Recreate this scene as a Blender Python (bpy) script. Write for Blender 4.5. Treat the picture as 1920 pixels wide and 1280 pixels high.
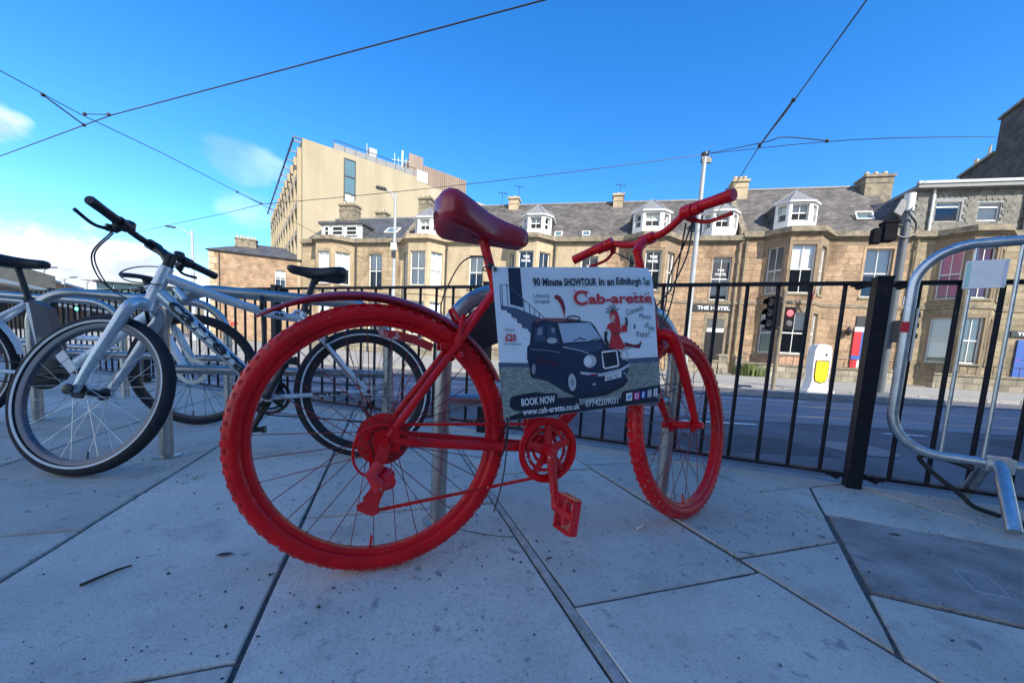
import bpy, bmesh, math, random
import numpy as np
from mathutils import Matrix, Vector
R = math.radians
random.seed(7)
for o in list(bpy.data.objects): bpy.data.objects.remove(o)
scene = bpy.context.scene
col = scene.collection

# ------------------------------------------------------------------ camera
PITCH, ROLL, CAMH, FPX, PPY = .1005, .0571, .5736, 702.24, 725.7
cd = bpy.data.cameras.new('camera'); cam = bpy.data.objects.new('camera', cd); col.objects.link(cam)
_f = Vector((0, math.cos(PITCH), -math.sin(PITCH))); _u = Vector((0, math.sin(PITCH), math.cos(PITCH))); _r = Vector((1, 0, 0))
_r2 = _r*math.cos(ROLL)+_u*math.sin(ROLL); _u2 = -_r*math.sin(ROLL)+_u*math.cos(ROLL)
cm = Matrix((_r2, _u2, -_f)).transposed().to_4x4(); cm.translation = (0, 0, CAMH)
cam.matrix_world = cm
cd.sensor_width = 36; cd.sensor_fit = 'HORIZONTAL'; cd.lens = FPX/1920*36; cd.shift_y = (PPY-640)/1920
cd.clip_start = .02; cd.clip_end = 3000
scene.camera = cam

# ------------------------------------------------------------------ sky, sun, exposure
SUN_EL, SUN_AZ = R(35), R(-60)          # azimuth of the direction TOWARDS the sun, from +X ccw
w = bpy.data.worlds.new('World'); scene.world = w; w.use_nodes = True
nt = w.node_tree; nt.nodes.clear()
def N(t, **k):
    n = nt.nodes.new(t)
    for a, b in k.items(): setattr(n, a, b)
    return n
def L(a, b): nt.links.new(a, b)
out = N('ShaderNodeOutputWorld'); bg = N('ShaderNodeBackground'); L(bg.outputs[0], out.inputs[0])
sky = N('ShaderNodeTexSky', sky_type='NISHITA', sun_disc=False, sun_elevation=SUN_EL, sun_rotation=R(90)-SUN_AZ, altitude=1200, air_density=1.0, dust_density=.0, ozone_density=3.5)
hsv = N('ShaderNodeHueSaturation'); hsv.inputs['Hue'].default_value = .504; hsv.inputs['Saturation'].default_value = 1.305; hsv.inputs['Value'].default_value = .56
L(sky.outputs[0], hsv.inputs['Color'])
tc = N('ShaderNodeTexCoord')
def vm(op, a, b=None):
    n = N('ShaderNodeVectorMath', operation=op); L(a, n.inputs[0])
    if b is not None:
        if isinstance(b, tuple): n.inputs[1].default_value = b
        else: L(b, n.inputs[1])
    return n
def ma(op, a, b=None, clamp=False):
    n = N('ShaderNodeMath', operation=op, use_clamp=clamp)
    for i, q in enumerate((a, b)):
        if q is None: continue
        if isinstance(q, (int, float)): n.inputs[i].default_value = q
        else: L(q, n.inputs[i])
    return n.outputs[0]
flat = vm('MULTIPLY', tc.outputs['Generated'], (1, 1, 1.9))
nz = N('ShaderNodeTexNoise'); nz.inputs['Scale'].default_value = 7.5; nz.inputs['Detail'].default_value = 9; nz.inputs['Roughness'].default_value = .60
L(flat.outputs[0], nz.inputs['Vector'])
# cumulus banks: direction, radius, opacity; larger unseen banks behind the camera are added for fill light
lobes = [((-.80, .60, .06), .22, 1), ((-.74, .66, .07), .20, 1), ((-.66, .74, .03), .13, .8), ((-.785, .565, .285), .06, .6),
         ((-.545, .775, .335), .085, .17), ((-.545, .79, .25), .075, .16), ((-.93, .35, .12), .28, 1), ((-.93, -.1, .3), .6, 1),
         ((-.7, -.62, .35), .65, 1), ((-.1, -.93, .35), .6, 1), ((.6, -.78, .2), .26, 1), ((.97, .05, .12), .25, .9), ((-.86, -.2, .42), .22, .8), ((-.3, -.85, .45), .22, .8)]
acc = None
for c, r, op in lobes:
    dn = vm('DISTANCE', flat.outputs[0], (c[0], c[1], c[2]*1.9))
    m = N('ShaderNodeMapRange', clamp=True); m.inputs[1].default_value = 0; m.inputs[2].default_value = r*1.35; m.inputs[3].default_value = 1; m.inputs[4].default_value = 0
    L(dn.outputs['Value'], m.inputs[0])
    s = ma('ADD', m.outputs[0], ma('MULTIPLY', ma('SUBTRACT', nz.outputs[0], .5), 1.5))
    sm = N('ShaderNodeMapRange', interpolation_type='SMOOTHSTEP'); sm.inputs[1].default_value = .30; sm.inputs[2].default_value = .68; sm.inputs[3].default_value = 0; sm.inputs[4].default_value = op
    L(ma('MULTIPLY', s, ma('MULTIPLY', m.outputs[0], 4, True)), sm.inputs[0])
    acc = sm.outputs[0] if acc is None else ma('MAXIMUM', acc, sm.outputs[0])
nz2 = N('ShaderNodeTexNoise'); nz2.inputs['Scale'].default_value = 8; nz2.inputs['Detail'].default_value = 5
off = vm('ADD', flat.outputs[0], (.07, -.05, .12)); L(off.outputs[0], nz2.inputs['Vector'])
cr = N('ShaderNodeValToRGB'); cr.color_ramp.elements[0].position = .43; cr.color_ramp.elements[0].color = (1.35, 1.5, 1.9, 1); cr.color_ramp.elements[1].position = .70; cr.color_ramp.elements[1].color = (3.6, 3.6, 3.6, 1)
L(nz2.outputs[0], cr.inputs[0])
mx = N('ShaderNodeMixRGB'); L(acc, mx.inputs[0]); L(hsv.outputs[0], mx.inputs[1]); L(cr.outputs[0], mx.inputs[2])
L(mx.outputs[0], bg.inputs[0]); bg.inputs[1].default_value = .15

sd = bpy.data.lights.new('sun', 'SUN'); sun = bpy.data.objects.new('sun', sd); col.objects.link(sun)
sd.energy = 2.0; sd.angle = R(.53); sd.color = (1, .93, .80)
sv = Vector((math.cos(SUN_EL)*math.cos(SUN_AZ), math.cos(SUN_EL)*math.sin(SUN_AZ), math.sin(SUN_EL)))
sun.rotation_euler = sv.to_track_quat('Z', 'Y').to_euler(); sun.location = sv*60
vs = scene.view_settings; vs.view_transform = 'Standard'; vs.look = 'None'; vs.gamma = 1; vs.use_curve_mapping = False; vs.exposure = 2.05
scene.render.engine = 'CYCLES'

# ------------------------------------------------------------------ helpers
class MB:
    def __init__(s, T=None): s.v = []; s.f = []; s.T = T
    def add(s, vs, fs):
        n = len(s.v)
        for p in vs:
            p = Vector(p); s.v.append(s.T @ p if s.T is not None else p)
        for f in fs: s.f.append([i+n for i in f])
        return s
    def box(s, lo, hi, rot=None):
        (a, b, c), (d, e, f) = lo, hi
        vs = [(a,b,c),(d,b,c),(d,e,c),(a,e,c),(a,b,f),(d,b,f),(d,e,f),(a,e,f)]
        if rot is not None:
            ctr = Vector(((a+d)/2, (b+e)/2, (c+f)/2)); vs = [ctr+rot@(Vector(v)-ctr) for v in vs]
        return s.add(vs, [(0,3,2,1),(4,5,6,7),(0,1,5,4),(1,2,6,5),(2,3,7,6),(3,0,4,7)])
    def prism(s, poly, z0, z1, top=None):
        n = len(poly); tp = top or poly
        vs = [(p[0], p[1], z0) for p in poly]+[(p[0], p[1], z1) for p in tp]
        return s.add(vs, [tuple(range(n-1, -1, -1)), tuple(range(n, 2*n))]+[(i, (i+1) % n, n+(i+1) % n, n+i) for i in range(n)])
    def ext(s, poly3, vec):
        n = len(poly3); v = Vector(vec)
        vs = [Vector(p) for p in poly3]+[Vector(p)+v for p in poly3]
        return s.add(vs, [tuple(range(n-1, -1, -1)), tuple(range(n, 2*n))]+[(i, (i+1) % n, n+(i+1) % n, n+i) for i in range(n)])
    def tube(s, pts, r, n=8, closed=False, cap=True, flatten=None):
        pts = [Vector(p) for p in pts]; m = len(pts); rs = r if isinstance(r, (list, tuple)) else [r]*m
        vs = []; fs = []; up = None
        for i, p in enumerate(pts):
            if closed: t = pts[(i+1) % m]-pts[i-1]
            else: t = pts[min(i+1, m-1)]-pts[max(i-1, 0)]
            if t.length < 1e-9: t = Vector((0, 0, 1))
            t.normalize()
            if up is None: up = Vector((0, 0, 1)) if abs(t.z) < .9 else Vector((1, 0, 0))
            a = up-t*up.dot(t)
            if a.length < 1e-4: a = t.orthogonal()
            a.normalize(); up = a; b = t.cross(a)
            for k in range(n):
                th = 2*math.pi*k/n; vs.append(p+(a*math.cos(th)+b*math.sin(th)*(flatten or 1))*rs[i])
        for i in range(m if closed else m-1):
            j = (i+1) % m
            for k in range(n): fs.append((i*n+k, i*n+(k+1) % n, j*n+(k+1) % n, j*n+k))
        if cap and not closed: fs.append(tuple(range(n-1, -1, -1))); fs.append(tuple(range((m-1)*n, m*n)))
        return s.add(vs, fs)
    def cyl(s, a, b, r, r2=None, n=14): return s.tube([a, b], [r, r if r2 is None else r2], n)
    def lathe(s, prof, o=(0, 0, 0), ax=(0, 0, 1), n=20, closed=False):
        # prof: list of (radius, height along ax)
        o = Vector(o); ax = Vector(ax).normalized(); a = ax.orthogonal().normalized(); b = ax.cross(a); m = len(prof); vs = []; fs = []
        for r, h in prof:
            for k in range(n):
                th = 2*math.pi*k/n; vs.append(o+ax*h+(a*math.cos(th)+b*math.sin(th))*r)
        for i in range(m if closed else m-1):
            j = (i+1) % m
            for k in range(n): fs.append((i*n+k, i*n+(k+1) % n, j*n+(k+1) % n, j*n+k))
        if not closed: fs.append(tuple(range(n-1, -1, -1))); fs.append(tuple(range((m-1)*n, m*n)))
        return s.add(vs, fs)
    def ball(s, c, r, n=10, sq=(1, 1, 1)):
        prof = [(math.sin(math.pi*i/6)*r+1e-5, -math.cos(math.pi*i/6)*r) for i in range(7)]
        t = MB(); t.lathe(prof, n=n); c = Vector(c)
        return s.add([c+Vector((v.x*sq[0], v.y*sq[1], v.z*sq[2])) for v in t.v], t.f)
    def mesh(s, name, mat, smooth=True, ang=38):
        me = bpy.data.meshes.new(name); me.from_pydata(s.v, [], s.f); me.validate(); 
        bm = bmesh.new(); bm.from_mesh(me); bmesh.ops.recalc_face_normals(bm, faces=bm.faces); bm.to_mesh(me); bm.free()
        if mat: me.materials.append(mat)
        if smooth and len(me.polygons):
            me.shade_smooth(); me.set_sharp_from_angle(angle=R(ang))
        return me
    def build(s, name, mat, parent=None, smooth=True, ang=38, M=None):
        o = bpy.data.objects.new(name, s.mesh(name, mat, smooth, ang)); col.objects.link(o)
        if parent: o.parent = parent
        if M is not None: o.matrix_local = M
        return o
def tag(o, label=None, cat=None, group=None, kind=None):
    if label: o['label'] = label
    if cat: o['category'] = cat
    if group: o['group'] = group
    if kind: o['kind'] = kind
    return o
def empty(name, loc=(0, 0, 0), rz=0, M=None):
    o = bpy.data.objects.new(name, None); col.objects.link(o); o.empty_display_size = .2
    if M is not None: o.matrix_world = M
    else: o.location = loc; o.rotation_euler = (0, 0, rz)
    return o
def inst(name, me, parent, M):
    o = bpy.data.objects.new(name, me); col.objects.link(o); o.parent = parent; o.matrix_local = M
    return o
def arc(c, r, a0, a1, n, ax=(1, 0, 0), ay=(0, 0, 1)):
    c = Vector(c); ax = Vector(ax); ay = Vector(ay)
    return [c+ax*(r*math.cos(R(a0+(a1-a0)*i/n)))+ay*(r*math.sin(R(a0+(a1-a0)*i/n))) for i in range(n+1)]
def spline(pts, n=8):
    P = [Vector(p) for p in pts]; P = [P[0]*2-P[1]]+P+[P[-1]*2-P[-2]]; o = []
    for i in range(1, len(P)-2):
        for k in range(n):
            t = k/n; a, b, c, d = P[i-1:i+3]
            o.append(.5*((2*b)+(c-a)*t+(2*a-5*b+4*c-d)*t*t+(3*b-a-3*c+d)*t**3))
    o.append(P[-2]); return o

# ------------------------------------------------------------------ materials
def mat(name, c, rough=.6, metal=0, var=.18, scale=6, detail=6, bump=0, bscale=80, rnd=0, spec=.5, coat=0, spots=None, emit=None, c2=None, stretch=None, soot=None):
    m = bpy.data.materials.new(name); m.use_nodes = True; t = m.node_tree; b = t.nodes['Principled BSDF']
    def A(ty): return t.nodes.new(ty)
    co = A('ShaderNodeTexCoord'); src = co.outputs['Object']
    if stretch:
        mp = A('ShaderNodeMapping'); mp.inputs['Scale'].default_value = stretch; t.links.new(src, mp.inputs[0]); src = mp.outputs[0]
    if rnd:
        oi = A('ShaderNodeObjectInfo'); ad = A('ShaderNodeVectorMath'); ad.operation = 'ADD'
        cb = A('ShaderNodeCombineXYZ'); mu = A('ShaderNodeMath'); mu.operation = 'MULTIPLY'; mu.inputs[1].default_value = 37
        t.links.new(oi.outputs['Random'], mu.inputs[0])
        for i in range(3): t.links.new(mu.outputs[0], cb.inputs[i])
        t.links.new(src, ad.inputs[0]); t.links.new(cb.outputs[0], ad.inputs[1]); src = ad.outputs[0]
    n = A('ShaderNodeTexNoise'); n.inputs['Scale'].default_value = scale; n.inputs['Detail'].default_value = detail; n.inputs['Roughness'].default_value = .62
    t.links.new(src, n.inputs['Vector'])
    r = A('ShaderNodeValToRGB'); e = r.color_ramp.elements
    lo = tuple(x*(1-var) for x in c); hi = c2 if c2 else tuple(min(1, x*(1+var)) for x in c)
    e[0].position = .32; e[1].position = .68; e[0].color = (*lo, 1); e[1].color = (*hi, 1)
    t.links.new(n.outputs[0], r.inputs[0]); cur = r.outputs[0]
    if spots:
        for (sc, sr, thr, thr2) in spots:
            n2 = A('ShaderNodeTexNoise'); n2.inputs['Scale'].default_value = sc; n2.inputs['Detail'].default_value = 4; t.links.new(src, n2.inputs['Vector'])
            mr = A('ShaderNodeMapRange'); mr.inputs[1].default_value = thr; mr.inputs[2].default_value = thr2; t.links.new(n2.outputs[0], mr.inputs[0])
            x = A('ShaderNodeMixRGB'); t.links.new(mr.outputs[0], x.inputs[0]); t.links.new(cur, x.inputs[1]); x.inputs[2].default_value = (*sr, 1); cur = x.outputs[0]
    for (sc, st, cl, t0, t1, amt) in (soot or ()):
        ge = A('ShaderNodeNewGeometry'); mp2 = A('ShaderNodeMapping'); mp2.inputs['Scale'].default_value = st; t.links.new(ge.outputs['Position'], mp2.inputs[0])
        n3 = A('ShaderNodeTexNoise'); n3.inputs['Scale'].default_value = sc; n3.inputs['Detail'].default_value = 6; n3.inputs['Roughness'].default_value = .65; t.links.new(mp2.outputs[0], n3.inputs['Vector'])
        mr3 = A('ShaderNodeMapRange'); mr3.inputs[1].default_value = t0; mr3.inputs[2].default_value = t1; mr3.inputs[4].default_value = amt; t.links.new(n3.outputs[0], mr3.inputs[0])
        x3 = A('ShaderNodeMixRGB'); x3.blend_type = 'MULTIPLY'; t.links.new(mr3.outputs[0], x3.inputs[0]); t.links.new(cur, x3.inputs[1]); x3.inputs[2].default_value = (*cl, 1); cur = x3.outputs[0]
    if rnd:
        mr = A('ShaderNodeMapRange'); mr.inputs[3].default_value = 1-rnd; mr.inputs[4].default_value = 1+rnd; t.links.new(oi.outputs['Random'], mr.inputs[0])
        x = A('ShaderNodeMixRGB'); x.blend_type = 'MULTIPLY'; x.inputs[0].default_value = 1; t.links.new(cur, x.inputs[1]); t.links.new(mr.outputs[0], x.inputs[2]); cur = x.outputs[0]
    t.links.new(cur, b.inputs['Base Color'])
    b.inputs['Metallic'].default_value = metal; b.inputs['Specular IOR Level'].default_value = spec
    rr = A('ShaderNodeMapRange'); rr.inputs[3].default_value = max(.03, rough-.1); rr.inputs[4].default_value = min(1, rough+.12); t.links.new(n.outputs[0], rr.inputs[0]); t.links.new(rr.outputs[0], b.inputs['Roughness'])
    if coat: b.inputs['Coat Weight'].default_value = coat; b.inputs['Coat Roughness'].default_value = .12
    if bump:
        nb = A('ShaderNodeTexNoise'); nb.inputs['Scale'].default_value = bscale; nb.inputs['Detail'].default_value = 5; t.links.new(src, nb.inputs['Vector'])
        bp = A('ShaderNodeBump'); bp.inputs['Strength'].default_value = bump; bp.inputs['Distance'].default_value = .02; t.links.new(nb.outputs[0], bp.inputs['Height']); t.links.new(bp.outputs[0], b.inputs['Normal'])
    if emit: b.inputs['Emission Color'].default_value = (*emit[0], 1); b.inputs['Emission Strength'].default_value = emit[1]
    return m
def bricky(name, c, mortar, bw, bh, ms=.02, rough=.8, var=.25, axis='xz', bump=.6, zs=1.0):
    m = bpy.data.materials.new(name); m.use_nodes = True; t = m.node_tree; b = t.nodes['Principled BSDF']
    A = t.nodes.new; co = A('ShaderNodeTexCoord'); sp = A('ShaderNodeSeparateXYZ'); t.links.new(co.outputs['Object'], sp.inputs[0])
    cb = A('ShaderNodeCombineXYZ'); t.links.new(sp.outputs[0 if axis[0] == 'x' else 1], cb.inputs[0])
    mu = A('ShaderNodeMath'); mu.operation = 'MULTIPLY'; mu.inputs[1].default_value = zs; t.links.new(sp.outputs[2 if axis[1] == 'z' else 1], mu.inputs[0]); t.links.new(mu.outputs[0], cb.inputs[1])
    br = A('ShaderNodeTexBrick'); br.inputs['Scale'].default_value = 1; br.inputs['Brick Width'].default_value = bw; br.inputs['Row Height'].default_value = bh; br.inputs['Mortar Size'].default_value = ms; br.inputs['Bias'].default_value = 0
    br.inputs['Color1'].default_value = (*[x*(1-var) for x in c], 1); br.inputs['Color2'].default_value = (*[min(1, x*(1+var)) for x in c], 1); br.inputs['Mortar'].default_value = (*mortar, 1)
    t.links.new(cb.outputs[0], br.inputs['Vector'])
    n = A('ShaderNodeTexNoise'); n.inputs['Scale'].default_value = 1.3; n.inputs['Detail'].default_value = 7; t.links.new(co.outputs['Object'], n.inputs['Vector'])
    mr = A('ShaderNodeMapRange'); mr.inputs[1].default_value = .3; mr.inputs[2].default_value = .7; mr.inputs[3].default_value = .65; mr.inputs[4].default_value = 1.3; t.links.new(n.outputs[0], mr.inputs[0])
    x = A('ShaderNodeMixRGB'); x.blend_type = 'MULTIPLY'; x.inputs[0].default_value = 1; t.links.new(br.outputs[0], x.inputs[1]); t.links.new(mr.outputs[0], x.inputs[2]); t.links.new(x.outputs[0], b.inputs['Base Color'])
    b.inputs['Roughness'].default_value = rough
    bp = A('ShaderNodeBump'); bp.inputs['Strength'].default_value = bump; bp.inputs['Distance'].default_value = .02; bp.invert = True; t.links.new(br.outputs['Fac'], bp.inputs['Height']); t.links.new(bp.outputs[0], b.inputs['Normal'])
    return m
def glassmat(name, tint=(.86, .88, .9), refl=.03):
    m = bpy.data.materials.new(name); m.use_nodes = True; t = m.node_tree; t.nodes.clear(); A = t.nodes.new
    o = A('ShaderNodeOutputMaterial'); mixs = A('ShaderNodeMixShader'); tr = A('ShaderNodeBsdfTransparent'); g = A('ShaderNodeBsdfGlossy'); g.inputs['Roughness'].default_value = .03
    tr.inputs[0].default_value = (*tint, 1); fr = A('ShaderNodeFresnel'); fr.inputs[0].default_value = 1.5; ad = A('ShaderNodeMath'); ad.inputs[1].default_value = refl; ad.use_clamp = True
    t.links.new(fr.outputs[0], ad.inputs[0]); t.links.new(ad.outputs[0], mixs.inputs[0]); t.links.new(tr.outputs[0], mixs.inputs[1]); t.links.new(g.outputs[0], mixs.inputs[2]); t.links.new(mixs.outputs[0], o.inputs[0])
    return m
m_slab = mat('concrete_flag', (.63, .565, .475), .78, soot=[(1.1, (1, 1, 1), (.74, .74, .75), .48, .68, .9), (3.4, (1, 1, 1), (.70, .69, .69), .55, .72, .8), (13, (1, 1, 1), (.62, .60, .60), .60, .72, .7), (38, (1, 1, 1), (.7, .69, .68), .58, .70, .8), (170, (1, 1, 1), (.72, .71, .70), .50, .62, .75)], var=.12, scale=3.0, detail=10, bump=.16, bscale=300, rnd=.13, spots=[(6, (.42, .365, .32), .56, .80), (26, (.34, .31, .30), .64, .72), (85, (.22, .20, .19), .70, .74), (130, (.72, .67, .62), .69, .73)])
m_mortar = mat('joint_dirt', (.13, .115, .10), .95, var=.5, scale=30, bump=.5, bscale=120, spots=[(6, (.06, .085, .03), .62, .7)])
m_fill = mat('mortar_fill', (.50, .45, .40), .85, var=.3, scale=20, bump=.5, bscale=160)
m_cover = mat('dark_concrete', (.35, .32, .30), .85, var=.35, scale=5, bump=.8, bscale=110, spots=[(120, (.33, .33, .33), .68, .74), (14, (.22, .205, .20), .58, .74)])
m_asph = mat('asphalt', (.12, .115, .125), .85, var=.3, scale=3, bump=.5, bscale=70, spots=[(55, (.36, .35, .35), .68, .72), (1.0, (.16, .155, .165), .55, .7)])
m_tram = mat('tram_slab', (.24, .225, .24), .8, var=.2, scale=1.2, bump=.2, bscale=40, spots=[(30, (.08, .08, .09), .68, .74)])
m_patch = mat('asphalt_patch', (.075, .073, .08), .85, var=.25, scale=4, bump=.4, bscale=70)
m_line = mat('road_paint', (.72, .72, .70), .7, var=.2, scale=9, spots=[(22, (.2, .2, .2), .6, .7)])
m_far = mat('far_paving', (.30, .285, .25), .85, var=.15, scale=2)
m_kerb = mat('kerb_stone', (.26, .25, .24), .8, var=.25, scale=5, bump=.3)
m_grd = mat('ground', (.16, .155, .15), .9, var=.2, scale=.4)
m_stoneE = mat('sandstone', (.345, .235, .145), .85, soot=[(.55, (1, 1, .45), (.45, .42, .40), .50, .70, .9), (1.6, (1.4, 1.4, .14), (.5, .47, .45), .55, .72, .8)], var=.28, scale=3, rnd=.2, bump=.35, bscale=18, spots=[(1.6, (.21, .14, .085), .55, .75)])
m_stoneF = mat('olive_sandstone', (.285, .23, .145), .85, soot=[(.55, (1, 1, .45), (.45, .42, .40), .50, .70, .9), (1.6, (1.4, 1.4, .14), (.5, .47, .45), .55, .72, .8)], var=.2, scale=3, rnd=.2, bump=.35, bscale=18, spots=[(1.6, (.16, .12, .075), .55, .75)])
m_stoneA = mat('honey_sandstone', (.36, .27, .165), .85, soot=[(.55, (1, 1, .45), (.45, .42, .40), .50, .70, .9), (1.6, (1.4, 1.4, .14), (.5, .47, .45), .55, .72, .8)], var=.18, scale=3, rnd=.14, bump=.3, bscale=18)
m_cream = mat('cream_paint', (.42, .335, .215), .8, soot=[(.6, (1, 1, .4), (.72, .68, .62), .50, .72, .9), (1.8, (1.5, 1.5, .12), (.7, .66, .6), .56, .72, .8)], var=.14, scale=1.6, spots=[(1.3, (.34, .26, .165), .56, .78)])
m_trim = mat('weathered_trim', (.23, .19, .13), .85, var=.35, scale=3, bump=.3, bscale=20, spots=[(2.5, (.10, .09, .07), .52, .70)])
m_joint = mat('wall_joint', (.23, .17, .11), .9, var=.2, scale=2)
m_joint_pale = mat('wall_joint_pale', (.31, .24, .155), .9, var=.2, scale=2)
m_slate = bricky('slate_roof', (.12, .105, .09), (.07, .065, .06), .28, .20, .012, .7, .3, bump=.8, zs=1.45)
m_slate_dk = bricky('dark_slate_roof', (.085, .085, .09), (.04, .04, .04), .28, .20, .012, .6, .25, bump=.7, zs=1.45)
m_lead = mat('lead', (.20, .20, .20), .6, var=.2)
m_white = mat('white_paint', (.70, .69, .65), .5, var=.06, scale=4)
m_blind = mat('white_blind', (.82, .82, .77), .8, var=.06, scale=3)
m_pink = mat('red_blind', (.62, .12, .16), .8, var=.1, scale=2)
m_curt = mat('blue_curtain', (.06, .07, .2), .8, var=.2, scale=2)
m_glass = glassmat('window_glass')
m_room = mat('dark_room', (.02, .02, .022), .9, var=.3, scale=1)  # near-black so that unlit interiors get their darkness from the colour
m_hotel = mat('hotel_render', (.36, .30, .20), .85, var=.05, scale=.6, stretch=(1, 1, .3), soot=[(.35, (1.3, 1.3, .12), (.82, .8, .77), .50, .70, .9), (.12, (1, 1, 1), (.9, .88, .86), .45, .65, .9)])
m_teal = mat('teal_glass', (.10, .17, .19), .15, var=.15, scale=.5)
m_brownm = mat('brown_cladding', (.23, .17, .13), .6, var=.2, scale=.8, stretch=(1, 1, .1))
m_beige = mat('beige_cladding', (.40, .32, .225), .6, var=.1, scale=.8, stretch=(1, 1, .1))
m_dkm = mat('dark_metal', (.03, .03, .034), .45, var=.2)
m_matt = mat('matt_black', (.012, .012, .016), .9, var=.2, spec=.1)
m_dkgry = mat('dark_grey_paint', (.10, .115, .125), .55, var=.12, scale=3)
m_gry = mat('grey_paint', (.34, .36, .36), .5, var=.12, scale=3)
m_steel = mat('stainless', (.46, .45, .43), .36, 1, var=.15, scale=12, stretch=(1, 1, 8))
m_galv = mat('galvanised', (.52, .54, .56), .34, .9, var=.2, scale=30, detail=3)
m_navy = mat('fence_paint', (.008, .009, .016), .5, var=.3, scale=12, spec=.25, spots=[(9, (.035, .024, .02), .60, .72), (60, (.07, .05, .04), .68, .73)])
m_red = mat('red_paint', (.64, .005, .010), .34, var=.14, scale=14, bump=.25, bscale=30, coat=.14, spec=.22, soot=[(22, (1, 1, 1), (.66, .6, .6), .58, .74, .7)], spots=[(5, (.38, .004, .008), .55, .75), (95, (.62, .50, .46), .735, .75)])
m_redw = mat('worn_red_paint', (.60, .006, .012), .4, var=.15, scale=14, bump=.15, bscale=60, coat=.2, spots=[(75, (.55, .52, .50), .69, .71)])
m_redk = mat('red_saddle', (.36, .005, .018), .34, var=.14, scale=9, coat=.3)
m_redsp = mat('painted_spoke', (.20, .010, .012), .4, var=.5, scale=20)
m_knob = mat('worn_tread', (.58, .02, .02), .5, var=.2, scale=30, spots=[(40, (.55, .22, .19), .55, .66)])
m_flake = mat('flaking_red', (.45, .014, .016), .5, var=.15, scale=14, spots=[(16, (.55, .50, .47), .47, .53)])
m_silver = mat('silver_paint', (.52, .58, .62), .26, .45, var=.06, scale=6, coat=.5)
m_rub = mat('tyre_rubber', (.010, .011, .017), .82, var=.3, scale=20, bump=.2, bscale=60)
m_blk = mat('black_plastic', (.012, .012, .015), .42, var=.3, scale=10)
m_ref = mat('rim_silver', (.55, .56, .57), .3, .85, var=.1)
m_refl = mat('reflective_stripe', (.60, .60, .58), .5, var=.1)
m_rimg = mat('grey_rim', (.11, .12, .15), .4, .6, var=.1)
m_spk = mat('spoke_steel', (.5, .5, .5), .3, 1, var=.1)
m_spkb = mat('spoke_black', (.02, .02, .02), .4, .5, var=.1)
m_wht2 = mat('pale_frame', (.76, .78, .78), .35, .1, var=.06, coat=.4)
m_grb = mat('grey_box', (.07, .075, .085), .5, var=.2)
m_disc = mat('brake_disc', (.55, .55, .55), .3, 1, var=.1)
m_plate = mat('plate_white', (.88, .88, .86), .25, var=.04, scale=30, spots=[(60, (.35, .33, .3), .72, .75)])
m_teal2 = mat('pale_green_film', (.45, .75, .66), .4, var=.1)
m_mauve = mat('pale_mauve_film', (.72, .64, .82), .4, var=.1)
m_yel = mat('yellow_panel', (.75, .52, .01), .4, var=.08)
m_rede = mat('red_light', (.5, .02, .02), .3, emit=((1, .12, .13), .55))
m_gree = mat('green_light', (.02, .4, .2), .3, emit=((.05, 1, .6), 4))
m_lens = mat('dark_lens', (.12, .12, .12), .25)
m_signr = mat('sign_red', (.5, .01, .02), .5, var=.1)
m_signb = mat('sign_blue', (.03, .09, .35), .5, var=.1)
m_signg = mat('sign_charcoal', (.018, .022, .03), .5, var=.2)
m_txtw = mat('letter_white', (.8, .8, .8), .5, var=.03)
m_txtk = mat('letter_black', (.012, .014, .022), .5, var=.05)
m_leafm = mat('leaf', (.07, .12, .025), .7, var=.4, scale=8, c2=(.16, .20, .05))
m_twig = mat('twig', (.045, .04, .035), .8, var=.3)
m_grit = mat('grit', (.05, .05, .05), .9, var=.5, scale=9)
m_cig = mat('cigarette', (.65, .60, .52), .8)
m_brickp = bricky('orange_brick', (.48, .20, .09), (.5, .45, .4), .22, .075, .012, bump=.5)
m_rubble = bricky('garden_wall', (.27, .235, .175), (.16, .14, .11), .55, .30, .02, .9, .3, bump=.7)
m_dkstone = bricky('dark_stone', (.075, .062, .052), (.04, .035, .03), .6, .3, .02, .9, .35)
m_brownst = bricky('brown_stone', (.31, .205, .125), (.25, .17, .11), .5, .28, .015, .9, .15, bump=.3)
m_pot = mat('chimney_pot', (.52, .42, .28), .8, var=.15)
m_shade = mat('rear_building_stone', (.68, .62, .54), .85, var=.15, scale=1)  # pale so the unseen shading block bounces light into the street

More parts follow.
